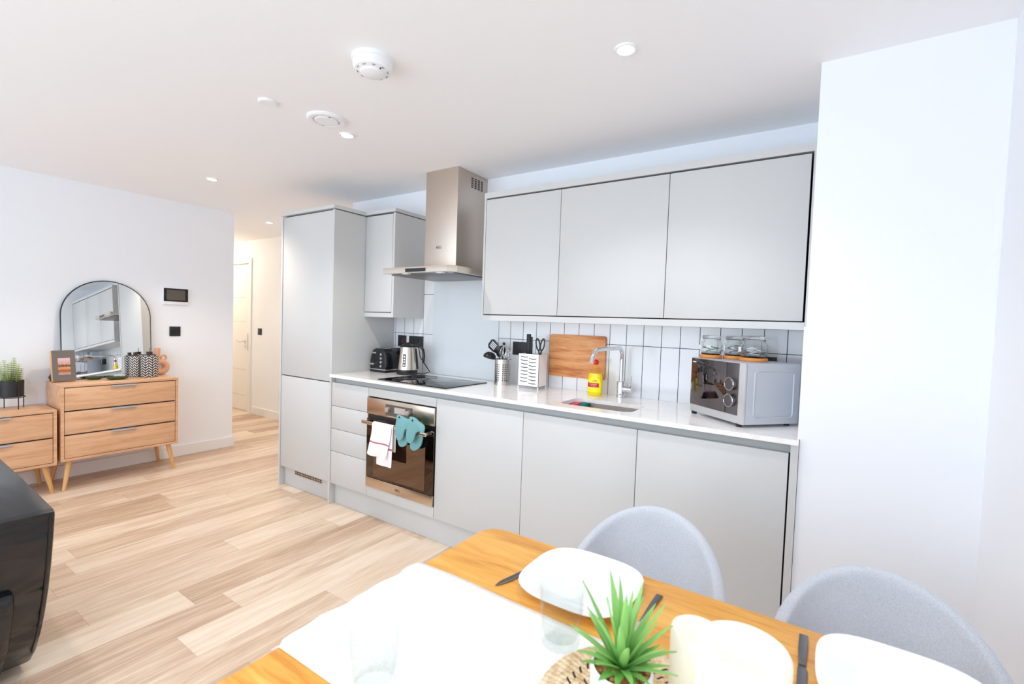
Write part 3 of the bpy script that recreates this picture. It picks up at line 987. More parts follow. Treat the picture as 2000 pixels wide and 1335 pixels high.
# sockets over the worktop
wall_plate('cooker_switch', 'black square cooker switch with red rocker on tiles behind the toaster', 'switch', (0.095, 0.566, 1.155), 'y', 0.086, 0.086, 0.009, keys=[('rocker', 0.008, -0.004, 0.022, 0.024, simple('dark_red_rocker', rgb(120, 20, 24), 0.35))])
wall_plate('wall_socket', 'black double wall socket on the tiles behind the kettle', 'socket', (0.247, 0.566, 1.155), 'y', 0.147, 0.086, 0.009, keys=[('rocker', -0.028, 0.024, 0.016, 0.018, M['black']), ('rocker', 0.028, 0.024, 0.016, 0.018, M['black']), ('plug', 0.035, -0.01, 0.045, 0.05, M['black'])])
wall_plate('wall_socket', 'black wall socket on the tiles behind the knife block', 'socket', (1.215, 0.566, 1.158), 'y', 0.147, 0.086, 0.009, keys=[('rocker', 0.02, 0.02, 0.016, 0.018, M['black'])])
wall_plate('wall_socket', 'black wall socket mostly hidden behind the microwave and jars', 'socket', (2.60, 0.566, 1.157), 'y', 0.147, 0.086, 0.009, keys=[('rocker', 0.02, 0.02, 0.016, 0.018, M['black'])])

# toaster
o = thing('toaster', 'black toaster with chrome dials beside the tall cabinet', 'toaster', (0.115, 0.42, ZT))
bm = B()
sec = [(0.02, 0.012), (0.0, 0.03), (0.002, 0.09), (0.018, 0.145), (0.035, 0.168), (0.06, 0.178), (0.125, 0.178), (0.15, 0.168), (0.166, 0.145), (0.172, 0.09), (0.172, 0.03), (0.155, 0.012)]
prism(bm, [(0.022 + a, ZT + b) for a, b in sec], 0.31, 0.545, 'xz', 0.006)
mk('body', bm, simple('gloss_black_enamel', rgb(22, 24, 29), 0.12, var=0.04), o)
mk('base', box(B(), 0.024, 0.19, 0.308, 0.547, ZT, ZT + 0.02, 0.004), M['black'], o)
mk('chrome_band', box(B(), 0.022, 0.196, 0.3065, 0.549, ZT + 0.019, ZT + 0.026, 0.002), M['chrome'], o)
for xx in (0.068, 0.128):
    mk('bread_slot', box(B(), xx, xx + 0.026, 0.335, 0.525, ZT + 0.1775, ZT + 0.1805), M['chrome'], o)
for k in range(4):
    bm = B(); lathe(bm, [(0.010, 0), (0.009, 0.010), (0, 0.011)], (0, 0, 0), 16)
    bm.transform(Matrix.Translation((0.150, 0.311, ZT + 0.048 + k * 0.029)) @ Matrix.Rotation(PI / 2, 4, 'X'))
    mk('dial', bm, M['chrome'], o)
mk('lever_slot', box(B(), 0.060, 0.068, 0.3090, 0.311, ZT + 0.05, ZT + 0.14), M['black'], o)
mk('lever', box(B(), 0.046, 0.082, 0.292, 0.311, ZT + 0.055, ZT + 0.068, 0.003), M['chrome'], o)
mk('badge', box(B(), 0.048, 0.088, 0.3088, 0.311, ZT + 0.138, ZT + 0.148, 0.001), M['chrome'], o)

# kettle
KX, KY = 0.335, 0.392
o = thing('electric_kettle', 'brushed steel electric kettle with black handle in front of the sockets', 'kettle', (KX, KY, ZT))
mk('power_base', lathe(B(), [(0.075, 0), (0.077, 0.006), (0.072, 0.018), (0.05, 0.02)], (KX, KY, ZT), 32), M['black'], o)
mk('body', lathe(B(), [(0.073, 0.02), (0.072, 0.03), (0.069, 0.06), (0.062, 0.13), (0.056, 0.185), (0.054, 0.200)], (KX, KY, ZT), 40), brushed('kettle_steel', rgb(214, 204, 190), 0.2, 'x'), o)
mk('lower_trim', lathe(B(), [(0.0745, 0.020), (0.0745, 0.034), (0.072, 0.036)], (KX, KY, ZT), 40, caps=False), M['black'], o)
mk('lid', lathe(B(), [(0.055, 0.199), (0.052, 0.208), (0.035, 0.219), (0.015, 0.224), (0.012, 0.232), (0, 0.233)], (KX, KY, ZT), 32), M['black'], o)
bm = B()
hdir = Vector((0.83, 0.55, 0))
hp = [(0.045, 0.205), (0.07, 0.215), (0.095, 0.206), (0.112, 0.18), (0.118, 0.14), (0.117, 0.10), (0.113, 0.085)]
tube(bm, [Vector((KX, KY, ZT)) + hdir * a + Vector((0, 0, b)) for a, b in hp], [0.011, 0.012, 0.011, 0.010, 0.010, 0.009, 0.007], 12)
tube(bm, [Vector((KX, KY, ZT)) + hdir * a + Vector((0, 0, b)) for a, b in ((0.055, 0.19), (0.062, 0.15), (0.067, 0.1), (0.073, 0.04))], 0.009, 10)
mk('handle', bm, M['black'], o)
bm = B()
gd = Vector((0.42, -0.9, 0)).normalized(); gs_ = Vector((0.9, 0.42, 0)).normalized()
def gauge(bm_, w, z0, z1, off):
    n0 = 0.0715 - (z0 - 0.03) * 0.094; n1 = 0.0715 - (z1 - 0.03) * 0.094
    c_ = Vector((KX, KY, ZT))
    q = []
    for rr_, zz in ((n0, z0), (n1, z1)):
        for sgn in (-1, 1):
            for dd in (-0.004, off):
                q.append(bm_.verts.new(c_ + gd * (rr_ + dd) + gs_ * sgn * w / 2 + Vector((0, 0, zz))))
    bmesh.ops.convex_hull(bm_, input=q)
gauge(bm, 0.022, 0.058, 0.15, 0.0015)
wg = mk('water_gauge', bm, M['black'], o)
bm = B()
for k in range(4): gauge(bm, 0.010, 0.066 + 0.02 * k, 0.078 + 0.02 * k, 0.0022)
bm.transform(BASE[o.name].inverted())
x_ = mk('gauge_marks', bm, M['ceramic'], None, world=False); x_.parent = wg
bm = B()
tube(bm, [(KX + 0.06, KY + 0.03, ZT + 0.01), (KX + 0.10, KY + 0.07, ZT + 0.008), (KX + 0.12, KY + 0.11, ZT + 0.02), (0.325, 0.53, ZT + 0.12), (0.29, 0.545, ZT + 0.20), (0.283, 0.55, ZT + 0.215)], 0.0035, 8)
mk('cord', bm, M['black'], o)

# utensil holder and utensils
UX, UY = 1.14, 0.448
o = mk('utensil_holder', lathe(B(), [(0.0, 0.002), (0.048, 0.002), (0.048, 0.164), (0.050, 0.166), (0.052, 0.164), (0.052, 0.0), (0.0, 0.0)], (0, 0, 0), 48, caps=False), M['perf'], world=False, loc=(UX, UY, ZT))
tag(o, 'perforated steel pot holding cooking utensils beside the hob', 'utensil holder')
def utensil(name, lab, cat, hmat, builder, foot, topv):
    o_ = thing(name, lab, cat, (UX + foot[0], UY + foot[1], ZT + 0.003))
    a = Vector((UX + foot[0], UY + foot[1], ZT + 0.004)); b = Vector((UX + topv[0], UY + topv[1], ZT + topv[2]))
    mk('shaft', tube(B(), [a, b], 0.004, 8), hmat, o_)
    builder(o_, b, (b - a).normalized())
    return o_
def bl_turner(o_, b, d):
    pts = [(-0.02, -0.005), (0.02, -0.005), (0.034, 0.03), (0.036, 0.075), (0.02, 0.09), (-0.02, 0.09), (-0.036, 0.075), (-0.034, 0.03)]
    bm_ = B(); prism(bm_, pts, -0.0015, 0.0015, 'xz', 0.0008)
    rot = Matrix.Translation(b) @ Matrix.Rotation(math.radians(-52), 4, 'Y')
    bm_.transform(rot); hd_ = mk('head', bm_, M['black'], o_)
    bm_ = B()
    for k in range(4): box(bm_, -0.019 + k * 0.011, -0.013 + k * 0.011, -0.0025, 0.0025, 0.03, 0.075)
    bm_.transform(BASE[o_.name].inverted() @ rot)
    s2 = mk('slots', bm_, M['ceramic'], None, world=False); s2.parent = hd_
def bl_ladle(o_, b, d):
    bm_ = B(); lathe(bm_, [(0.0, -0.03), (0.022, -0.026), (0.038, -0.012), (0.043, 0.006), (0.04, 0.006), (0.034, -0.012), (0.02, -0.022), (0, -0.026)], (0, 0, 0), 24, caps=False)
    bm_.transform(Matrix.Translation(b + Vector((-0.035, -0.005, 0.0))) @ Matrix.Rotation(math.radians(196), 4, 'Y'))
    mk('bowl', bm_, M['black'], o_)
def bl_spoon(o_, b, d):
    bm_ = B(); lathe(bm_, [(0.0, -0.012), (0.022, -0.008), (0.03, 0.004), (0.022, 0.0), (0, -0.008)], (0, 0, 0), 24, caps=False, sy=1.4)
    bm_.transform(Matrix.Translation(b + Vector((-0.01, 0, 0.02))) @ Matrix.Rotation(math.radians(60), 4, 'X') @ Matrix.Rotation(0.4, 4, 'Y'))
    mk('bowl', bm_, M['black'], o_)
def bl_whisk(o_, b, d):
    bm_ = B()
    for k in range(5):
        a = PI * k / 5; pts = []
        for j in range(17):
            t = 2 * PI * j / 16 - PI / 2
            rr_ = 0.030 * math.cos(t)
            zz = 0.045 + 0.045 * math.sin(t)
            pts.append(b + Vector((rr_ * math.cos(a), rr_ * math.sin(a), zz)))
        tube(bm_, pts, 0.0011, 6)
    mk('wires', bm_, M['chrome'], o_)
def bl_masher(o_, b, d):
    bm_ = B()
    pts = [b + Vector((0.02 * math.sin(k * 1.2), 0.012 * math.cos(k * 0.9), 0.01 * k)) for k in range(7)]
    tube(bm_, pts, 0.0018, 6)
    tube(bm_, [b, b + Vector((0.022, 0, 0.05)), b + Vector((0.016, 0, 0.075)), b + Vector((-0.012, 0.0, 0.078)), b + Vector((-0.018, 0, 0.05)), b], 0.0018, 6)
    mk('head', bm_, M['chrome'], o_)
utensil('slotted_turner', 'black slotted turner leaning out of the steel utensil pot', 'kitchen utensil', M['black'], bl_turner, (0.02, 0.0), (-0.045, 0.01, 0.215))
utensil('ladle', 'black ladle hanging over the rim of the steel utensil pot', 'kitchen utensil', M['black'], bl_ladle, (0.022, -0.030), (-0.042, -0.034, 0.178))
utensil('serving_spoon', 'black serving spoon behind the ladle in the steel pot', 'kitchen utensil', M['black'], bl_spoon, (0.005, 0.034), (-0.032, 0.036, 0.190))
utensil('whisk', 'wire balloon whisk standing in the steel utensil pot', 'kitchen utensil', M['chrome'], bl_whisk, (-0.01, 0.0), (0.012, 0.0, 0.16))
utensil('masher', 'steel wire masher at the right of the utensil pot', 'kitchen utensil', M['chrome'], bl_masher, (-0.01, 0.02), (0.036, 0.012, 0.155))
o = thing('peeler', 'thin steel skewer tool with black knob in the utensil pot', 'kitchen utensil', (UX - 0.01, UY + 0.03, ZT + 0.003))
mk('shaft', tube(B(), [(UX - 0.02, UY - 0.03, ZT + 0.004), (UX - 0.016, UY + 0.030, ZT + 0.255)], 0.003, 8), M['chrome'], o)
mk('knob', lathe(B(), [(0, -0.011), (0.009, -0.006), (0.010, 0.004), (0, 0.012)], (UX - 0.016, UY + 0.030, ZT + 0.262), 14), M['black'], o)

# knife block
o = thing('knife_block', 'white slotted metal knife block between utensil pot and chopping board', 'knife block', (1.366, 0.447, ZT))
bx0, bx1, by0, by1 = 1.293, 1.440, 0.395, 0.497
bm = B()
z0, z1 = ZT + 0.016, ZT + 0.214
box(bm, bx0, bx1, by0, by0 + 0.002, z0, z1); box(bm, bx0, bx1, by1 - 0.002, by1, z0, z1)
box(bm, bx0, bx0 + 0.002, by0, by1, z0, z1); box(bm, bx1 - 0.002, bx1, by0, by1, z0, z1)
box(bm, bx0, bx1, by0, by1, z0, z0 + 0.002)
box(bm, bx0 + 0.004, bx1 - 0.004, by0 + 0.004, by1 - 0.004, z1 - 0.02, z1 - 0.014)
mk('case', bm, M['white'], o)
bm = B()
for sx_ in (bx0, bx1 - 0.006):
    for sy_ in (by0, by1 - 0.006): box(bm, sx_, sx_ + 0.006, sy_, sy_ + 0.006, ZT, z0 + 0.001)
mk('feet', bm, M['white'], o)
bm = B()
for c_ in range(2):
    for k in range(8 - c_ * 0):
        x0 = bx0 + 0.018 + c_ * 0.058; zz = z0 + 0.018 + k * 0.0215 + (0.010 if c_ == 0 else 0.0)
        prism(bm, [(x0, zz + 0.001), (x0 + 0.026, zz - 0.003), (x0 + 0.052, zz - 0.001), (x0 + 0.052, zz + 0.003), (x0 + 0.026, zz + 0.002), (x0, zz + 0.005)], by0 - 0.0006, by0 + 0.0005, 'xz')
mk('slots', bm, M['cabdark'], o)
o = thing('kitchen_knife', 'broad black knife handle standing up in the white block', 'knife', (1.338, 0.445, z0 + 0.003))
bm = B(); box(bm, 1.320, 1.345, 0.436, 0.454, z1 - 0.013, ZT + 0.335, 0.004); box(bm, 1.346, 1.358, 0.438, 0.452, z1 - 0.013, ZT + 0.318, 0.003)
mk('handle', bm, M['blackmatt'], o)
mk('blade', box(B(), 1.324, 1.342, 0.4445, 0.4455, z0 + 0.004, z1 - 0.013), M['steel_z'], o)
o = thing('scissors', 'black handled scissors standing in the white knife block', 'scissors', (1.407, 0.46, z0 + 0.003))
bm = B()
for sgn in (-1, 1):
    cx = 1.407 + sgn * 0.016; cz = ZT + 0.272
    pts = [(cx + 0.013 * math.cos(t) - sgn * 0.006 * (-math.sin(t)) , 0.46, cz + 0.036 * math.sin(t)) for t in [2 * PI * k / 20 for k in range(20)]]
    tube(bm, pts, 0.0045, 8, closed=True)
    tube(bm, [(cx - sgn * 0.006, 0.46, cz - 0.034), (1.407 + sgn * 0.003, 0.46, z1 - 0.012)], 0.005, 8)
mk('handles', bm, M['black'], o)
mk('blades', box(B(), 1.401, 1.413, 0.4588, 0.4612, z0 + 0.03, z1 - 0.014), M['steel_z'], o)

# chopping board
o = mk('chopping_board', prism(B(), rrect(1.424, 1.797, 1.004, 1.263, 0.016), 0.546, 0.5655, 'xz', 0.002), M['oakboard'], loc=(1.61, 0.56, 1.004))
tag(o, 'wooden chopping board fixed flat against the tiles behind the tap', 'chopping board')

# dish soap
SXc, SYc = 1.778, 0.462
o = thing('soap_bottle', 'bottle of yellow dish soap with red cap beside the tap', 'soap bottle', (SXc, SYc, ZT))
prof = [(0.0, 0.0), (0.040, 0.001), (0.044, 0.008), (0.045, 0.05), (0.044, 0.085), (0.040, 0.115), (0.030, 0.145), (0.020, 0.165), (0.013, 0.175), (0.012, 0.180)]
bm = lathe(B(), prof[:6] + [(0.036, 0.128), (0.0, 0.128)], (SXc, SYc, ZT), 32, sy=0.6, caps=False)
mk('liquid', bm, M['soapliquid'], o)
bm = lathe(B(), [(0.0365, 0.127), (0.030, 0.145), (0.020, 0.165), (0.013, 0.175), (0.012, 0.180)], (SXc, SYc, ZT), 32, sy=0.6, caps=False)
clearp = thin_glass('clear_plastic', (1.0, 0.97, 0.74, 1), 0.3)
mk('bottle_neck', bm, clearp, o)
mk('cap', lathe(B(), [(0.015, 0.178), (0.016, 0.180), (0.016, 0.196), (0.012, 0.204), (0.007, 0.206), (0, 0.206)], (SXc, SYc, ZT), 24), M['red'], o)
def wrap_patch(u0, u1, z0, z1, off, round_top=False):
    bm_ = B(); n = 12; rows = 8
    g_ = []
    for j in range(rows + 1):
        z = z0 + (z1 - z0) * j / rows
        sh = 1.0
        if round_top and j > rows * 0.55:
            q = (j - rows * 0.55) / (rows * 0.45); sh = math.sqrt(max(0.02, 1 - q * q * 0.9))
        row = []
        for k in range(n + 1):
            a = math.radians(-90 + (u0 + (u1 - u0) * k / n) * sh)
            rr_ = 0.0445 + off - max(0, z - 0.06) * 0.05
            row.append(bm_.verts.new((SXc + rr_ * math.cos(a), SYc + rr_ * 0.6 * math.sin(a), ZT + z)))
        g_.append(row)
    for j in range(rows):
        for k in range(n): bm_.faces.new((g_[j][k], g_[j][k + 1], g_[j + 1][k + 1], g_[j + 1][k]))
    return bm_
lb = mk('label', wrap_patch(-52, 62, 0.022, 0.108, 0.0012, True), M['yellowlabel'], o)
bm = wrap_patch(-54, 44, 0.050, 0.074, 0.0022); bm.transform(BASE[o.name].inverted())
x_ = mk('red_band', bm, M['redlabel'], None, world=False); x_.parent = lb
bm = B()
for k, (a, b, zz) in enumerate(((-0.024, -0.008, 0.066), (-0.004, 0.022, 0.066), (-0.014, 0.018, 0.058), (-0.006, 0.022, 0.083), (0.0, 0.02, 0.09))):
    pts = []
    for j in range(9):
        xx = a + (b - a) * j / 8
        pts.append((SXc + xx, SYc - 0.6 * math.sqrt(0.0475 ** 2 - xx * xx) - 0.0006, ZT + zz + 0.0022 * math.sin(j * 2.1)))
    tube(bm, pts, 0.0007, 5, mi=0 if k < 3 else 1)
bm.transform(BASE[o.name].inverted())
x_ = mk('print', bm, [M['ceramic'], simple('brown_print', rgb(96, 84, 20), 0.5)], None, world=False); x_.parent = lb

# microwave, turned towards the room
MWZ = 1.19
rzm = math.radians(-41)
wd = Vector((math.cos(rzm), math.sin(rzm), 0)); dd = Vector((-math.sin(rzm), math.cos(rzm), 0))
Bc = Vector((2.597, 0.070, ZT)); MWW, MWD = 0.34, 0.285
mc = Bc - wd * MWW / 2 + dd * MWD / 2
o = thing('microwave', 'silver microwave with mirrored door angled in the worktop corner', 'microwave', (mc.x, mc.y, ZT), rzm)
hw, hd_ = MWW / 2, MWD / 2
z0, z1 = 0.012, MWZ - ZT
mk('casing', box(B(), -hw, hw, -hd_ + 0.012, hd_, z0, z1, 0.004), M['silver'], o, world=False)
mk('front_frame', box(B(), -hw, hw, -hd_, -hd_ + 0.012, z0, z1, 0.003), simple('silver_front', rgb(206, 206, 208), 0.3, 0.4), o, world=False)
mk('door', box(B(), -hw + 0.003, 0.068, -hd_ - 0.004, -hd_ + 0.001, 0.046, z1 - 0.003, 0.001), M['mwglass'], o, world=False)
cpn = mk('control_panel', box(B(), 0.071, 0.138, -hd_ - 0.003, -hd_ + 0.001, 0.046, z1 - 0.003, 0.001), M['steel_dark'], o, world=False)
for zz in (0.105, 0.175):
    bm = B(); lathe(bm, [(0.026, 0), (0.025, 0.018), (0.022, 0.021), (0, 0.021)], (0, 0, 0), 28)
    bm.transform(Matrix.Translation((0.106, -hd_ - 0.003, zz)) @ Matrix.Rotation(PI / 2, 4, 'X'))
    k_ = mk('dial', bm, M['steel_dark'], o, world=False)
    bm = B(); tube(bm, [(0.106 + 0.0265 * math.cos(a), -hd_ - 0.022, zz + 0.0265 * math.sin(a)) for a in [2 * PI * q / 32 for q in range(32)]], 0.0012, 6, closed=True)
    x_ = mk('dial_ring', bm, M['chrome'], None, world=False); x_.parent = k_
bm = B()
for k in range(5): box(bm, -hw + 0.012 + k * 0.005, -hw + 0.0155 + k * 0.005, -hd_ - 0.0045, -hd_ - 0.0035, z1 - 0.022, z1 - 0.017)
mk('maker_mark', bm, M['ceramic'], o, world=False)
bm = B()   # pressed rib on the side panel
pts = [(hw + 0.0005, -hd_ + 0.05, 0.05), (hw + 0.0005, -hd_ + 0.05, 0.225), (hw + 0.0005, -hd_ + 0.062, 0.235), (hw + 0.0005, hd_ - 0.045, 0.235), (hw + 0.0005, hd_ - 0.035, 0.225), (hw + 0.0005, hd_ - 0.035, 0.05), (hw + 0.0005, hd_ - 0.045, 0.04), (hw + 0.0005, -hd_ + 0.062, 0.04)]
tube(bm, pts, 0.0035, 8, closed=True)
mk('pressed_rib', bm, M['silver'], o, world=False)
bm = B()
for sx_ in (-hw + 0.02, hw - 0.03):
    for sy_ in (-hd_ + 0.01, hd_ - 0.03): lathe(bm, [(0.011, 0.0), (0.013, 0.013)], (sx_, sy_, 0), 14)
mk('feet', bm, M['black'], o, world=False)

# jars on the microwave
def jar(x, y, r, h, lab, kind):
    co = mk('coaster', lathe(B(), [(0, 0), (r * 0.96, 0), (r * 1.02, 0.004), (r * 1.02, 0.013), (r * 0.98, 0.016), (0, 0.016)], (x, y, MWZ), 36), M['cork'], loc=(x, y, MWZ))
    tag(co, 'round orange wood coaster under ' + kind, 'coaster', 'coasters on the microwave')
    b = MWZ + 0.016
    o_ = thing('storage_jar', lab, 'jar', (x, y, b), 0, 'glass clip jars on the microwave')
    t = 0.003
    outp = [(0, 0.0), (r * 0.80, 0.0), (r * 0.93, 0.006), (r * 0.99, h * 0.3), (r * 0.97, h * 0.55), (r * 0.80, h * 0.74), (r * 0.78, h * 0.80)]
    inp = [(r * 0.78 - t, h * 0.80), (r * 0.80 - t, h * 0.74), (r * 0.97 - t, h * 0.55), (r * 0.99 - t, h * 0.3), (r * 0.9 - t, 0.009), (0, 0.006)]
    mk('glass_body', lathe(B(), outp + inp, (x, y, b), 40, caps=False), M['glass'], o_)
    mk('glass_lid', lathe(B(), [(0, h * 0.86), (r * 0.7, h * 0.86), (r * 0.84, h * 0.83), (r * 0.86, h * 0.88), (r * 0.80, h * 0.98), (r * 0.4, h), (0, h)], (x, y, b), 40, caps=False), M['glass'], o_)
    bm_ = B()
    for zz in (0.80, 0.905):
        tube(bm_, [(x + r * 0.87 * math.cos(a), y + r * 0.87 * math.sin(a), b + h * zz) for a in [2 * PI * q / 32 for q in range(32)]], 0.0012, 6, closed=True)
    aa = math.radians(150)
    p0 = Vector((x + r * 0.87 * math.cos(aa), y + r * 0.87 * math.sin(aa), b + h * 0.9))
    tube(bm_, [p0, p0 + Vector((-0.008, 0.003, -0.012)), p0 + Vector((-0.008, 0.003, -0.035)), p0 + Vector((0, 0, -0.02))], 0.0013, 6)
    mk('wire_clip', bm_, M['chrome'], o_)
    a_ = math.radians(-150)
    tg = box(B(), -0.013, 0.013, -0.001, 0.001, -0.011, 0.011)
    tg.transform(Matrix.Translation((x + (r + 0.003) * math.cos(a_), y + (r + 0.003) * math.sin(a_), b + h * 0.36)) @ Matrix.Rotation(a_ + PI / 2, 4, 'Z'))
    mk('paper_tag', tg, M['ceramic'], o_)
    return o_, b
cols = {'green': simple('green_sachets', rgb(86, 140, 84), 0.5, var=0.2), 'grey': simple('grey_sachets', rgb(112, 114, 120), 0.4, var=0.2), 'silver': simple('silver_sachets', rgb(186, 190, 194), 0.25, 0.5, var=0.1)}
def contents(parent, x, y, r, b, kind, n, group, lab):
    for k in range(n):
        a = k * 2.4; rr_ = r * 0.45 * math.sqrt((k + 0.5) / n)
        bm_ = box(B(), -0.017, 0.017, -0.006, 0.006, -0.002, 0.002, 0.001)
        bm_.transform(Matrix.Translation((x + rr_ * math.cos(a), y + rr_ * math.sin(a), b + 0.013 + 0.0042 * k)) @ Matrix.Rotation(a * 1.3, 4, 'Z') @ Matrix.Rotation(0.35 * math.sin(k * 2.0), 4, 'Y'))
        q = mk('sachet', bm_, cols[kind] if k % 3 else M['ceramic'], loc=(x, y, b + 0.01)); tag(q, lab, 'sachet', group)
jars = [(2.415, 0.330, 0.048, 0.092, 'glass clip jar of green and white sachets, furthest left on the microwave', 'the leftmost jar', 'green', 6),
        (2.513, 0.352, 0.047, 0.092, 'glass clip jar of dark grey sachets, between the other two jars', 'the middle jar', 'grey', 9),
        (2.602, 0.268, 0.057, 0.096, 'largest glass clip jar with silver contents, nearest the microwave side', 'the largest, rightmost jar', 'silver', 8)]
for x, y, r_, h_, lab, kind, ck, n_ in jars:
    oj, bz = jar(x, y, r_, h_, lab, kind)
    contents(oj, x, y, r_, bz, ck, n_, 'sachets inside ' + kind, 'small packed sachet lying inside ' + kind + ' on the microwave')

# ------------------------------------------------------------ left wall furniture
def leg(x, y, dx, dy, ztop):
    bm_ = B()
    tube(bm_, [(x, y, ztop), (x + dx, y + dy, 0.0)], [0.019, 0.011], 16)
    for v in bm_.verts:
        if v.co.z < 0.02: v.co.z = max(0.0, v.co.z - 0.002)
        v.co.z = max(0.0, min(v.co.z, ztop + 0.004))
    return bm_


def chest(name, lab, y0, y1, zb, zt, rows, cat='chest of drawers'):
    xb, xf = XL + 0.02, -1.648
    o_ = thing(name, lab, cat, ((xb + xf) / 2, (y0 + y1) / 2, 0))
    t = 0.018
    bm_ = B()
    box(bm_, xb, xf, y0, y1, zt - t, zt, 0.001); box(bm_, xb, xf, y0, y1, zb, zb + t, 0.001)
    box(bm_, xb, xf, y0, y0 + t, zb + t, zt - t); box(bm_, xb, xf, y1 - t, y1, zb + t, zt - t)
    box(bm_, xb, xb + 0.006, y0 + t, y1 - t, zb + t, zt - t)
    n = len(rows)
    mk('case', bm_, M['oakchest'], o_)
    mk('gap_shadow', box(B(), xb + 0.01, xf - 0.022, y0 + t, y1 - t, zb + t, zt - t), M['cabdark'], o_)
    hz = (zt - t - zb - t) / n
    for k in range(n):
        a = zb + t + k * hz; b_ = a + hz
        d_ = mk('drawer', box(B(), xf - 0.020, xf - 0.003, y0 + t + 0.003, y1 - t - 0.003, a + 0.004, b_ - 0.006, 0.0008), M['oakchest'], o_)
        yc = (y0 + y1) / 2 if name == 'chest_of_drawers' else (y0 + y1) / 2
        hbm = box(B(), xf - 0.018, xf + 0.010, yc - 0.078, yc + 0.078, b_ - 0.0065, b_ - 0.0045, 0.0005)
        box(hbm, xf + 0.008, xf + 0.010, yc - 0.078, yc + 0.078, b_ - 0.016, b_ - 0.0045, 0.0005)
        hbm.transform(BASE[o_.name].inverted())
        h_ = mk('handle', hbm, M['silver'], None, world=False); h_.parent = d_
        # keep the two meshes in the same frame
    for sx_, dx in ((xf - 0.05, 0.03), (xb + 0.05, -0.03)):
        for sy_, dy in ((y0 + 0.055, -0.035), (y1 - 0.055, 0.035)):
            mk('leg', leg(sx_, sy_, dx, dy, zb), M['oakleg'], o_)
    return o_


chest('chest_of_drawers', 'pale oak chest of three drawers on splayed legs under the mirror', -1.035, -0.303, 0.213, 0.768, [1] * 3)
chest('bedside_chest', 'lower pale oak two-drawer chest at the left edge, beside the taller chest', -1.66, -1.055, 0.200, 0.598, [1] * 2)

# mirror
o = thing('arched_mirror', 'arched mirror with thin black frame leaning on the chest of drawers', 'mirror', (-1.975, -0.673, 0.768))
RM = 0.286; YM = -0.673; ZM = 1.262
pts = [(YM - RM, 0.772)] + [(YM - RM * math.cos(a), ZM + RM * math.sin(a)) for a in [PI * k / 36 for k in range(37)]] + [(YM + RM, 0.772)]
def lean(v):   # bottom stands away from the wall, top touches it
    f = (v.co.z - 0.77) / 0.78
    v.co.x += 0.014 - 0.056 * f
bm = prism(B(), [(YM + (a - YM) * 0.992, b) for a, b in pts], -1.970, -1.966, 'yz')
for v in bm.verts: lean(v)
mk('mirror_glass', bm, M['mirror'], o, smooth=False)
bm = prism(B(), pts, -1.976, -1.971, 'yz')
for v in bm.verts: lean(v)
mk('backing', bm, M['blackmatt'], o, smooth=False)
bm = tube(B(), [(-1.969, a, b) for a, b in pts], 0.0045, 8, closed=True)
for v in bm.verts: lean(v)
mk('frame', bm, M['blackmatt'], o)

ZS = 0.768
# picture frame
o = thing('picture_frame', 'grey picture frame of a sunset lake leaning on the chest', 'picture frame', (-1.845, -0.966, ZS), math.radians(4))
def fr(bm_):
    bm_.transform(Matrix.Rotation(math.radians(-10), 4, 'Y')); return bm_
# local frame: faces +x, width along y, height along z
mk('wood_case', fr(box(B(), -0.035, 0.0, -0.066, 0.066, 0.009, 0.238, 0.001)), wood('light_beech', rgb(214, 150, 96), rgb(232, 172, 118), rgb(238, 184, 132), 'z'), o, world=False)
mk('grey_mount', fr(box(B(), -0.001, 0.003, -0.066, 0.066, 0.009, 0.238)), simple('slate_grey_mount', rgb(112, 106, 100), 0.6), o, world=False)
mk('print', fr(box(B(), 0.002, 0.0042, -0.034, 0.036, 0.055, 0.180)), M['picture'], o, world=False)
# small black ornament behind
o = mk('ornament', lathe(B(), [(0, 0), (0.030, 0), (0.042, 0.028), (0.026, 0.058), (0, 0.066)], (-1.955, -0.995, ZS), 6), M['blackmatt'], loc=(-1.955, -0.995, ZS))
tag(o, 'small faceted black ornament behind the picture frame', 'ornament')
# leaf dishes
def dish(x, y, a, lab, sx, sy):
    bm_ = B(); lathe(bm_, [(0, 0.002), (0.6, 0.003), (0.9, 0.013), (1.0, 0.022), (0.97, 0.020), (0.88, 0.017), (0.6, 0.007), (0, 0.006)], (0, 0, 0), 36, caps=False)
    for v in bm_.verts:
        th = math.atan2(v.co.y, v.co.x)
        v.co.x *= sx * (1 + 0.10 * math.cos(3 * th)); v.co.y *= sy * (1 + 0.05 * math.sin(2 * th))
    bm_.transform(Matrix.Rotation(a, 4, 'Z'))
    q = mk('leaf_dish', bm_, M['greenglaze'], world=False, loc=(x, y, ZS)); tag(q, lab, 'dish', 'dark green leaf dishes')
dish(-1.80, -0.675, math.radians(75), 'dark green leaf-shaped dish at the front of the chest, before the vases', 0.075, 0.05)
dish(-1.885, -0.79, math.radians(70), 'dark green leaf-shaped dish nearer the picture frame, close to the mirror', 0.055, 0.035)
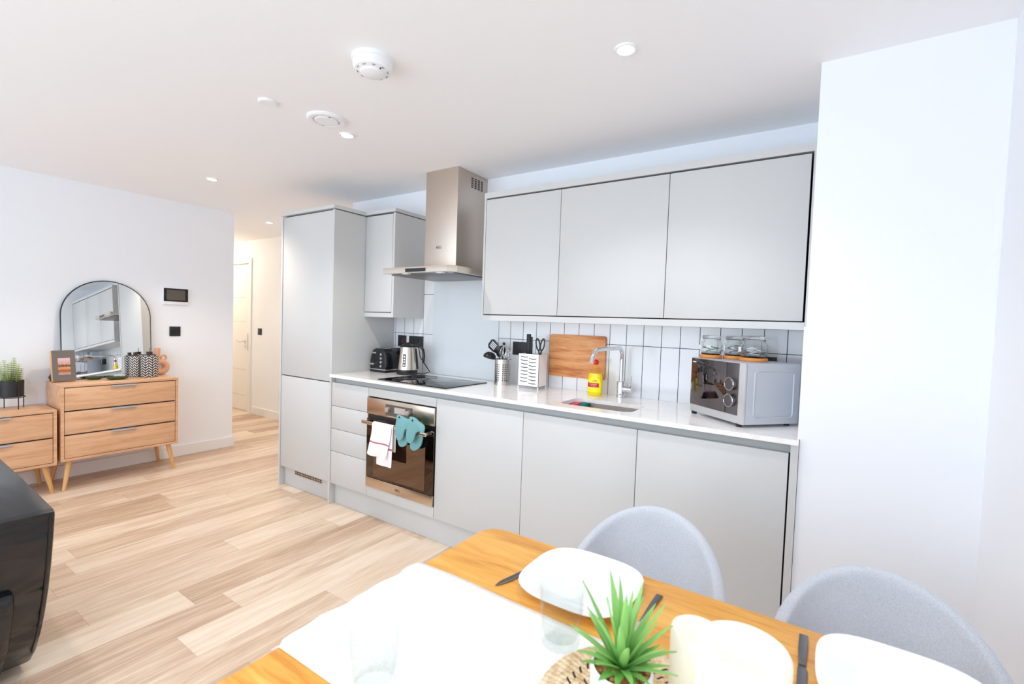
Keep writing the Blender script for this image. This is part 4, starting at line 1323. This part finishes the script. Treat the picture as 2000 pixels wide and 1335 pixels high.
# patterned vases
def vase(x, y, h, r, lab):
    q = thing('patterned_vase', lab, 'vase', (x, y, ZS), 0, 'black and white patterned vases')
    mk('body', lathe(B(), [(0, 0), (r * 0.94, 0), (r, 0.008), (r, h * 0.86), (r * 0.93, h * 0.88)], (0, 0, 0), 12), M['herring'], q, world=False)
    mk('neck', lathe(B(), [(r * 0.95, h * 0.87), (r * 0.6, h * 0.92), (r * 0.34, h * 0.94), (r * 0.36, h * 1.03), (r * 0.22, h * 1.03), (0, h * 0.98)], (0, 0, 0), 24), simple('dark_brown_glaze', rgb(58, 50, 48), 0.4), q, world=False)
    return q
v1 = vase(-1.845, -0.440, 0.205, 0.062, 'larger black and white patterned vase with a stick, front of the pair')
mk('stick', tube(B(), [(0, 0, 0.2), (0.002, 0.004, 0.245)], 0.002, 6), M['blackmatt'], v1, world=False)
vase(-1.905, -0.520, 0.198, 0.038, 'slimmer black and white patterned vase behind, on the mirror side')
# donut vase
o = thing('donut_vase', 'peach donut-shaped ceramic vase with handle at the chest end', 'vase', (-1.945, -0.330, ZS))
bm = B()
RR, rr0 = 0.047, 0.026
tube(bm, [(0, RR * math.cos(a) * 1.0, 0.068 + RR * math.sin(a) * 0.93) for a in [2 * PI * k / 40 for k in range(40)]], [rr0] * 40, 20, closed=True)
for v in bm.verts:
    v.co.z = max(0.0, v.co.z)
mk('body', bm, M['terracotta'], o, world=False, ang=60)
bm = B(); lathe(bm, [(0.024, 0.115), (0.022, 0.14), (0.021, 0.17), (0.022, 0.205), (0.024, 0.232), (0.020, 0.232), (0.018, 0.2), (0, 0.19)], (0, 0, 0), 24)
for v in bm.verts: v.co.y -= 0.020
mk('neck', bm, M['terracotta'], o, world=False)
bm = B(); tube(bm, [(0, 0.028 + 0.019 * math.cos(a), 0.155 + 0.021 * math.sin(a)) for a in [2 * PI * k / 24 for k in range(24)]], 0.0075, 10, closed=True)
for v in bm.verts: v.co.z -= 0.006
mk('handle', bm, M['terracotta'], o, world=False)

# potted plant on stand
PX, PY = -1.895, -1.237; ZL = 0.598
o = thing('potted_plant', 'green plant in black pot on wire stand on the low chest', 'potted plant', (PX, PY, ZL))
mk('pot', lathe(B(), [(0, 0.085), (0.060, 0.085), (0.064, 0.09), (0.065, 0.20), (0.061, 0.20), (0.060, 0.185), (0, 0.183)], (0, 0, 0), 36), M['blackmatt'], o, world=False)
for k in range(4):
    a = math.radians(20 + 90 * k)
    mk('stand_leg', tube(B(), [(0.070 * math.cos(a), 0.070 * math.sin(a), 0.0), (0.070 * math.cos(a), 0.070 * math.sin(a), 0.165)], 0.0028, 8), M['blackmatt'], o, world=False)
mk('stand_ring', tube(B(), [(0.0685 * math.cos(a), 0.0685 * math.sin(a), 0.082) for a in [2 * PI * k / 32 for k in range(32)]], 0.0028, 8, closed=True), M['blackmatt'], o, world=False)
bm = B()
rnd = random.Random(3)
def leaflet(bm_, p, d, L, w):
    d = d.normalized(); s_ = d.cross(Vector((0, 0, 1)))
    if s_.length < 1e-3: s_ = Vector((1, 0, 0))
    s_.normalize()
    a = bm_.verts.new(p); b1 = bm_.verts.new(p + d * L * 0.5 + s_ * w + Vector((0, 0, 0.002))); c1 = bm_.verts.new(p + d * L); d1 = bm_.verts.new(p + d * L * 0.5 - s_ * w + Vector((0, 0, 0.002)))
    e1 = bm_.verts.new(p + d * L * 0.5 - Vector((0, 0, 0.0012)))
    for f in ((a, e1, b1), (a, d1, e1), (e1, c1, b1), (e1, d1, c1)): bm_.faces.new(f)
for k in range(9):
    a = k * 2.4; r0 = 0.046 * math.sqrt((k + 0.5) / 9); hgt = rnd.uniform(0.12, 0.19) * (1.1 if k < 3 else 0.8)
    base = Vector((r0 * math.cos(a), r0 * math.sin(a), 0.18)); tip = base + Vector((0.45 * r0 * math.cos(a), 0.45 * r0 * math.sin(a), hgt))
    tube(bm, [base, tip], 0.0016, 5)
    nl = int(hgt / 0.013)
    for j in range(nl):
        t = (j + 0.8) / nl; p = base.lerp(tip, t)
        for q in range(5):
            b_ = j * 1.1 + q * 2 * PI / 5
            leaflet(bm, p, Vector((math.cos(b_), math.sin(b_), 0.35)), 0.030 * (1.15 - 0.65 * t), 0.0095)
mk('foliage', bm, M['sprig'], o, world=False, smooth=False)

# ------------------------------------------------------------ sofa
o = thing('leather_sofa', 'black leather sofa at the left edge, its slanted back to the table', 'sofa', (0.1, -2.4, 0))
def slab(bm_, y0, y1, x_far, xt, xb_, z0, zt0, zt1, bev):
    """block with a slanted +x face: xt at the top, xb_ at the bottom; top height zt0 at y1 and zt1 at y0"""
    P_ = [(x_far, y0, z0), (xb_, y0, z0), (xb_, y1, z0), (x_far, y1, z0), (x_far, y0, zt1), (xt, y0, zt1), (xt, y1, zt0), (x_far, y1, zt0)]
    v = [bm_.verts.new(p) for p in P_]
    for f in ((0, 1, 2, 3), (4, 5, 6, 7), (0, 1, 5, 4), (1, 2, 6, 5), (2, 3, 7, 6), (3, 0, 4, 7)): bm_.faces.new([v[i] for i in f])
    bmesh.ops.recalc_face_normals(bm_, faces=bm_.faces[:])
    bmesh.ops.bevel(bm_, geom=bm_.edges[:], offset=bev, segments=4, profile=0.5, affect='EDGES', clamp_overlap=True)
    return bm_
prof_s = [(-0.35, 0.03), (0.50, 0.03), (0.575, 0.10), (0.64, 0.19), (0.69, 0.28), (0.732, 0.375), (0.765, 0.47), (0.788, 0.56), (0.806, 0.645), (0.803, 0.660), (0.79, 0.668), (0.4, 0.685), (-0.35, 0.70)]
mk('armrest', prism(B(), prof_s, -1.86, -1.598, 'xz', 0.012), M['leather'], o)
prof_b = [(0.45, 0.03), (0.56, 0.03), (0.70, 0.20), (0.775, 0.36), (0.77, 0.415), (0.70, 0.43), (0.45, 0.43)]
mk('backrest', prism(B(), prof_b, -3.2, -1.685, 'xz', 0.018), M['leather'], o)
mk('back_cushion', slab(B(), -3.2, -1.87, 0.25, 0.62, 0.50, 0.42, 0.62, 0.62, 0.05), M['leather'], o)
mk('seat_cushion', slab(B(), -3.2, -1.87, -0.35, 0.42, 0.42, 0.22, 0.42, 0.42, 0.04), M['leather'], o)
mk('base', box(B(), -0.3, 0.44, -3.2, -1.87, 0.05, 0.22, 0.01), M['leather'], o)
bm = B()
tube(bm, [(a + 0.0005, -1.612, b) for a, b in prof_s[2:9]], 0.0028, 8)
mk('seam', bm, M['black'], o)

# ------------------------------------------------------------ dining table
TZ = 0.75
TX0, TX1, TY0, TY1 = 2.098, 3.285, -1.76, -0.982
o = thing('dining_table', 'golden oak dining table in the foreground set with plates and runner', 'dining table', (2.69, -1.37, 0))
mk('tabletop', prism(B(), rrect(TX0, TX1, TY0, TY1, 0.055, 8), TZ - 0.024, TZ, 'xy', 0.003), M['oaktable'], o)
mk('apron', prism(B(), rrect(TX0 + 0.08, TX1 - 0.08, TY0 + 0.07, TY1 - 0.07, 0.01, 2), TZ - 0.09, TZ - 0.025, 'xy'), M['oaktable'], o)
for sx_ in (TX0 + 0.09, TX1 - 0.09):
    for sy_ in (TY0 + 0.09, TY1 - 0.09):
        mk('leg', tube(B(), [(sx_, sy_, TZ - 0.09), (sx_, sy_, 0.0)], [0.026, 0.018], 16), M['oakleg'], o)

# runner
bm = B()
nx, ny = 70, 26
g_ = []
for i in range(nx + 1):
    s_ = i / nx * 1.22          # length along the cloth from its left end
    row = []
    for j in range(ny + 1):
        v_ = j / ny
        y = -1.603 + (1.603 - 1.252) * v_
        wav = 0.004 * math.sin(v_ * 17) + 0.003 * math.sin(v_ * 31 + 1)
        x = TX0 - 0.03 + s_
        z = TZ + 0.0018
        if x < TX0 - 0.003:     # overhang droops softly
            q = TX0 - 0.003 - x
            z -= 1.1 * q * q / 0.03 * 0.5
            x += wav * (q / 0.03) + (0.010 if v_ < 0.05 else 0)
        else:
            z += 0.0008 * (1 + math.sin(x * 23 + y * 9)) * (1 if x < 2.45 else 0.4)
        yy = y + 0.0025 * math.sin(x * 12) * (1 if j in (0, ny) else 0.6)
        row.append(bm.verts.new((x, yy, z)))
    g_.append(row)
for i in range(nx):
    for j in range(ny): bm.faces.new((g_[i][j], g_[i + 1][j], g_[i + 1][j + 1], g_[i][j + 1]))
o = mk('table_runner', bm, M['linen'], loc=(2.65, -1.43, TZ), ang=80)
s_ = o.modifiers.new('thick', 'SOLIDIFY'); s_.thickness = 0.0015; s_.offset = 0
tag(o, 'off-white linen runner laid along the table, hanging over its end', 'table runner')

# plates
def plate(cx, cy, lab, half=0.122):
    q = thing('dinner_plate', lab, 'plate', (cx, cy, TZ), 0, 'white rounded-square dinner plates')
    bm_ = B()
    prof_ = [(0.0, 0.006), (0.50, 0.006), (0.62, 0.008), (0.74, 0.015), (0.97, 0.021), (1.0, 0.0215), (0.99, 0.0190), (0.74, 0.011), (0.60, 0.002), (0.58, 0.0), (0.0, 0.0)]
    n = 56; rings_ = []
    for r_, z_ in prof_:
        if r_ == 0: rings_.append([bm_.verts.new((0, 0, z_))]); continue
        ring = []
        for k in range(n):
            a = 2 * PI * k / n; e = 3.2
            rad = (abs(math.cos(a)) ** e + abs(math.sin(a)) ** e) ** (-1 / e)
            ring.append(bm_.verts.new((half * r_ * rad * math.cos(a), half * r_ * rad * math.sin(a), z_)))
        rings_.append(ring)
    for a, b in zip(rings_[:-1], rings_[1:]):
        for k in range(n):
            k2 = (k + 1) % n
            if len(a) == 1: bm_.faces.new((a[0], b[k], b[k2]))
            elif len(b) == 1: bm_.faces.new((a[k], b[0], a[k2]))
            else: bm_.faces.new((a[k], b[k], b[k2], a[k2]))
    mk('rim', bm_, M['ceramic'], q, world=False, ang=70)
    return q
plate(2.440, -1.117, 'white rounded-square plate on the table before the left grey chair')
plate(2.990, -1.110, 'white rounded-square plate at the right edge before the right grey chair')


def knife(x, y_top, lab, rz=0.0):
    q = thing('table_knife', lab, 'knife', (x, y_top, TZ), rz, 'steel table knives')
    L = 0.205
    mk('handle', prism(B(), [(-0.007, 0), (0.007, 0), (0.0075, -0.05), (0.0055, -0.095), (-0.0055, -0.095), (-0.0075, -0.05)], 0.0002, 0.005, 'xy', 0.0015), M['steel_dark'], q, world=False)
    mk('blade', prism(B(), [(-0.0055, -0.094), (0.0055, -0.094), (0.0085, -0.11), (0.0085, -0.17), (0.004, -0.197), (-0.001, -L), (-0.0062, -0.185), (-0.0065, -0.11)], 0.0012, 0.003, 'xy', 0.0005), M['steel_dark'], q, world=False)
    return q
def fork(x, y_top, lab, rz=0.0):
    q = thing('table_fork', lab, 'fork', (x, y_top, TZ), rz)
    mk('handle', prism(B(), [(-0.007, 0), (0.007, 0), (0.006, -0.05), (0.003, -0.115), (-0.003, -0.115), (-0.006, -0.05)], 0.0002, 0.0045, 'xy', 0.0012), M['steel_dark'], q, world=False)
    bm_ = prism(B(), [(-0.003, -0.114), (0.003, -0.114), (0.011, -0.13), (0.012, -0.148), (-0.012, -0.148), (-0.011, -0.13)], 0.001, 0.003, 'xy')
    for k in range(4): box(bm_, -0.012 + k * 0.0068, -0.0085 + k * 0.0068, -0.19, -0.147, 0.001, 0.003)
    mk('tines', bm_, M['steel_z'], q, world=False)
    return q
knife(2.3355, -1.026, 'steel table knife with only its blade tip showing from under the left plate', math.radians(-13.4))
fork(2.590, -1.046, 'steel fork between the left plate and the candles', math.radians(-2))
knife(2.850, -1.014, 'steel table knife lying left of the right-hand plate')


# tumblers
def tumbler(x, y, z, lab):
    q = thing('glass_tumbler', lab, 'drinking glass', (x, y, z), 0, 'clear ribbed glass tumblers')
    h = 0.102
    n_out = 12
    prof_ = [(0.0, 0.0), (0.030, 0.0), (0.0335, 0.003), (0.0350, 0.020), (0.0365, 0.040), (0.0375, 0.056), (0.0385, 0.062), (0.0390, 0.080), (0.0398, h), (0.0385, h + 0.0008), (0.0372, h - 0.001), (0.0362, 0.070), (0.0325, 0.030), (0.029, 0.014), (0.0, 0.012)]
    def fl(i, a, z_):
        return 1 - 0.035 * (0.5 - 0.5 * math.cos(12 * a)) if 2 <= i <= 5 else 1.0
    mk('glass', lathe(B(), prof_, (0, 0, 0), 72, flute=fl, caps=False), M['tumbler'], q, world=False, ang=35)
    return q
tumbler(2.488, -1.306, TZ + 0.0035, 'clear ribbed glass tumbler on the runner beside the left plate')
tumbler(2.300, -1.566, TZ + 0.0035, 'clear ribbed glass tumbler on the runner near its hanging end')

# trivet
TVX, TVY = 2.66, -1.388
o = mk('woven_trivet', lathe(B(), [(0, 0.0)] + [(0.155 * k / 28, 0.006 + 0.0012 * math.sin(k * PI)) for k in range(1, 28)] + [(0.153, 0.006), (0.155, 0.003), (0.153, 0), (0.0, 0.0)], (0, 0, 0), 64, caps=False), M['trivet'], world=False, loc=(TVX, TVY, TZ + 0.0042))
tag(o, 'round woven placemat with black stitches under the small succulent', 'placemat')

# succulent
ZP = TZ + 0.0104
PCX, PCY = 2.630, -1.390
o = thing('potted_succulent', 'spiky green succulent in small white pot on the woven mat', 'potted plant', (PCX, PCY, ZP))
mk('pot', lathe(B(), [(0, 0), (0.034, 0), (0.042, 0.010), (0.046, 0.035), (0.045, 0.060), (0.041, 0.064), (0.040, 0.056), (0, 0.055)], (0, 0, 0), 40, caps=False), M['ceramic'], o, world=False)
bm = B()
rnd = random.Random(11)
lathe(bm, [(0.0395, 0.052), (0.0395, 0.057), (0.02, 0.061), (0, 0.062)], (0, 0, 0), 24)
for k in range(70):
    a = rnd.uniform(0, 2 * PI); r_ = 0.037 * math.sqrt(rnd.random())
    bmesh.ops.create_icosphere(bm, subdivisions=1, radius=rnd.uniform(0.003, 0.0055), matrix=Matrix.Translation((r_ * math.cos(a), r_ * math.sin(a), 0.060 + 0.002 * (1 - r_ / 0.037))))
q_ = mk('wood_chips', bm, simple('brown_gravel', rgb(206, 146, 86), 0.7, var=0.25, scale=150), o, world=False)
q_['kind'] = 'stuff'
bm = B()
def blade(bm_, az, el, L, w, bend, z0=0.060, r0=0.004):
    d = Vector((math.cos(az) * math.cos(el), math.sin(az) * math.cos(el), math.sin(el)))
    side = Vector((-math.sin(az), math.cos(az), 0))
    p = Vector((r0 * math.cos(az), r0 * math.sin(az), z0))
    N = 9; rows = []
    cur = el
    for i in range(N + 1):
        t = i / N
        ww = w * 1.3 * (0.75 + 0.6 * t) * (1 - t) ** 0.75 + 0.0002 if t < 1 else 0.0002
        nrm = Vector((-math.cos(az) * math.sin(cur), -math.sin(az) * math.sin(cur), math.cos(cur)))
        rows.append((bm_.verts.new(p - side * ww + nrm * ww * 0.35), bm_.verts.new(p - nrm * 0.0010), bm_.verts.new(p + side * ww + nrm * ww * 0.35), bm_.verts.new(p + nrm * 0.0012)))
        cur -= bend / N
        p = p + Vector((math.cos(az) * math.cos(cur), math.sin(az) * math.cos(cur), math.sin(cur))) * (L / N)
    for a, b in zip(rows[:-1], rows[1:]):
        bm_.faces.new((a[0], a[1], b[1], b[0])); bm_.faces.new((a[1], a[2], b[2], b[1]))
        bm_.faces.new((a[2], a[3], b[3], b[2])); bm_.faces.new((a[3], a[0], b[0], b[3]))
for ring_, (n_, el_, L_, w_, bd_) in enumerate(((5, 84, 0.150, 0.0072, 6), (7, 70, 0.145, 0.0070, 12), (8, 52, 0.125, 0.0068, 16), (9, 36, 0.105, 0.0066, 14), (8, 20, 0.080, 0.0072, 6), (5, 12, 0.052, 0.0085, 6))):
    for k in range(n_):
        az = 2 * PI * k / n_ + ring_ * 0.62 + rnd.uniform(-0.15, 0.15)
        blade(bm, az, math.radians(el_ + rnd.uniform(-6, 6)), L_ * 0.82 * rnd.uniform(0.85, 1.1), w_, math.radians(bd_ + rnd.uniform(-6, 8)))
mk('foliage', bm, M['leaf'], o, world=False, ang=60)

# candles
def candle(x, y, r_, h_, lab):
    q = thing('pillar_candle', lab, 'candle', (x, y, TZ + 0.0002), 0, 'ivory pillar candles')
    mk('wax', lathe(B(), [(0, 0.0), (r_ * 0.98, 0), (r_, 0.003), (r_, h_ - 0.005), (r_ * 0.95, h_), (r_ * 0.8, h_ - 0.001), (r_ * 0.45, h_ - 0.006), (0, h_ - 0.008)], (0, 0, 0), 48, caps=False), M['wax'], q, world=False, ang=60)
    mk('wick', tube(B(), [(0, 0, h_ - 0.009), (0.001, 0, h_ + 0.001)], 0.0009, 6), M['ceramic'], q, world=False)
candle(2.788, -1.405, 0.054, 0.178, 'thick ivory pillar candle, the larger of the pair behind the succulent')
candle(2.712, -1.290, 0.038, 0.108, 'slimmer shorter ivory pillar candle behind the thick one')


# ------------------------------------------------------------ chairs
def make_chair(x, y, H, rz, lab):
    q = thing('dining_chair', lab, 'chair', (x, y, 0), rz, 'grey fabric tub chairs')
    # the shell wraps round the back; the chair faces -y
    bm_ = B(); nu, nv = 28, 10
    g = []
    for i in range(nu + 1):
        th = math.radians(-112 + 224 * i / nu)
        row = []
        c_ = math.cos(th)
        zt = 0.575 + (H - 0.575) * (max(0.0, c_) ** 0.8) - (0.06 * max(0.0, -c_) * 3)
        for j in range(nv + 1):
            v_ = j / nv
            rad = 0.76 + 0.24 * v_ ** 0.6
            z = 0.44 + (zt - 0.44) * v_
            px = 0.206 * rad * math.sin(th)
            py = 0.195 * rad * math.cos(th) + 0.035 * max(0, c_) * v_
            row.append(bm_.verts.new((px, py, z)))
        g.append(row)
    for i in range(nu):
        for j in range(nv): bm_.faces.new((g[i][j], g[i + 1][j], g[i + 1][j + 1], g[i][j + 1]))
    b_ = mk('backrest', bm_, M['greyfabric'], q, world=False, ang=80)
    s1 = b_.modifiers.new('thick', 'SOLIDIFY'); s1.thickness = 0.032; s1.offset = 0
    s1 = b_.modifiers.new('sub', 'SUBSURF'); s1.levels = 2; s1.render_levels = 2
    bm_ = B()
    lathe(bm_, [(0, 0.405), (0.15, 0.405), (0.19, 0.42), (0.200, 0.44), (0.185, 0.462), (0.1, 0.470), (0, 0.470)], (0, -0.01, 0), 40, sy=0.95)
    mk('seat', bm_, M['greyfabric'], q, world=False, ang=60)
    for sx_ in (-1, 1):
        for sy_ in (-1, 1):
            mk('leg', tube(B(), [(sx_ * 0.11, sy_ * 0.11, 0.41), (sx_ * 0.19, sy_ * 0.18, 0.0)], [0.016, 0.010], 12), M['oakleg'], q, world=False)
    return q
make_chair(2.475, -0.855, 0.785, 0.0, 'light grey fabric tub chair at the table before the base cabinets')
make_chair(2.995, -0.865, 0.768, 0.0, 'light grey fabric tub chair at the table before the white pier')
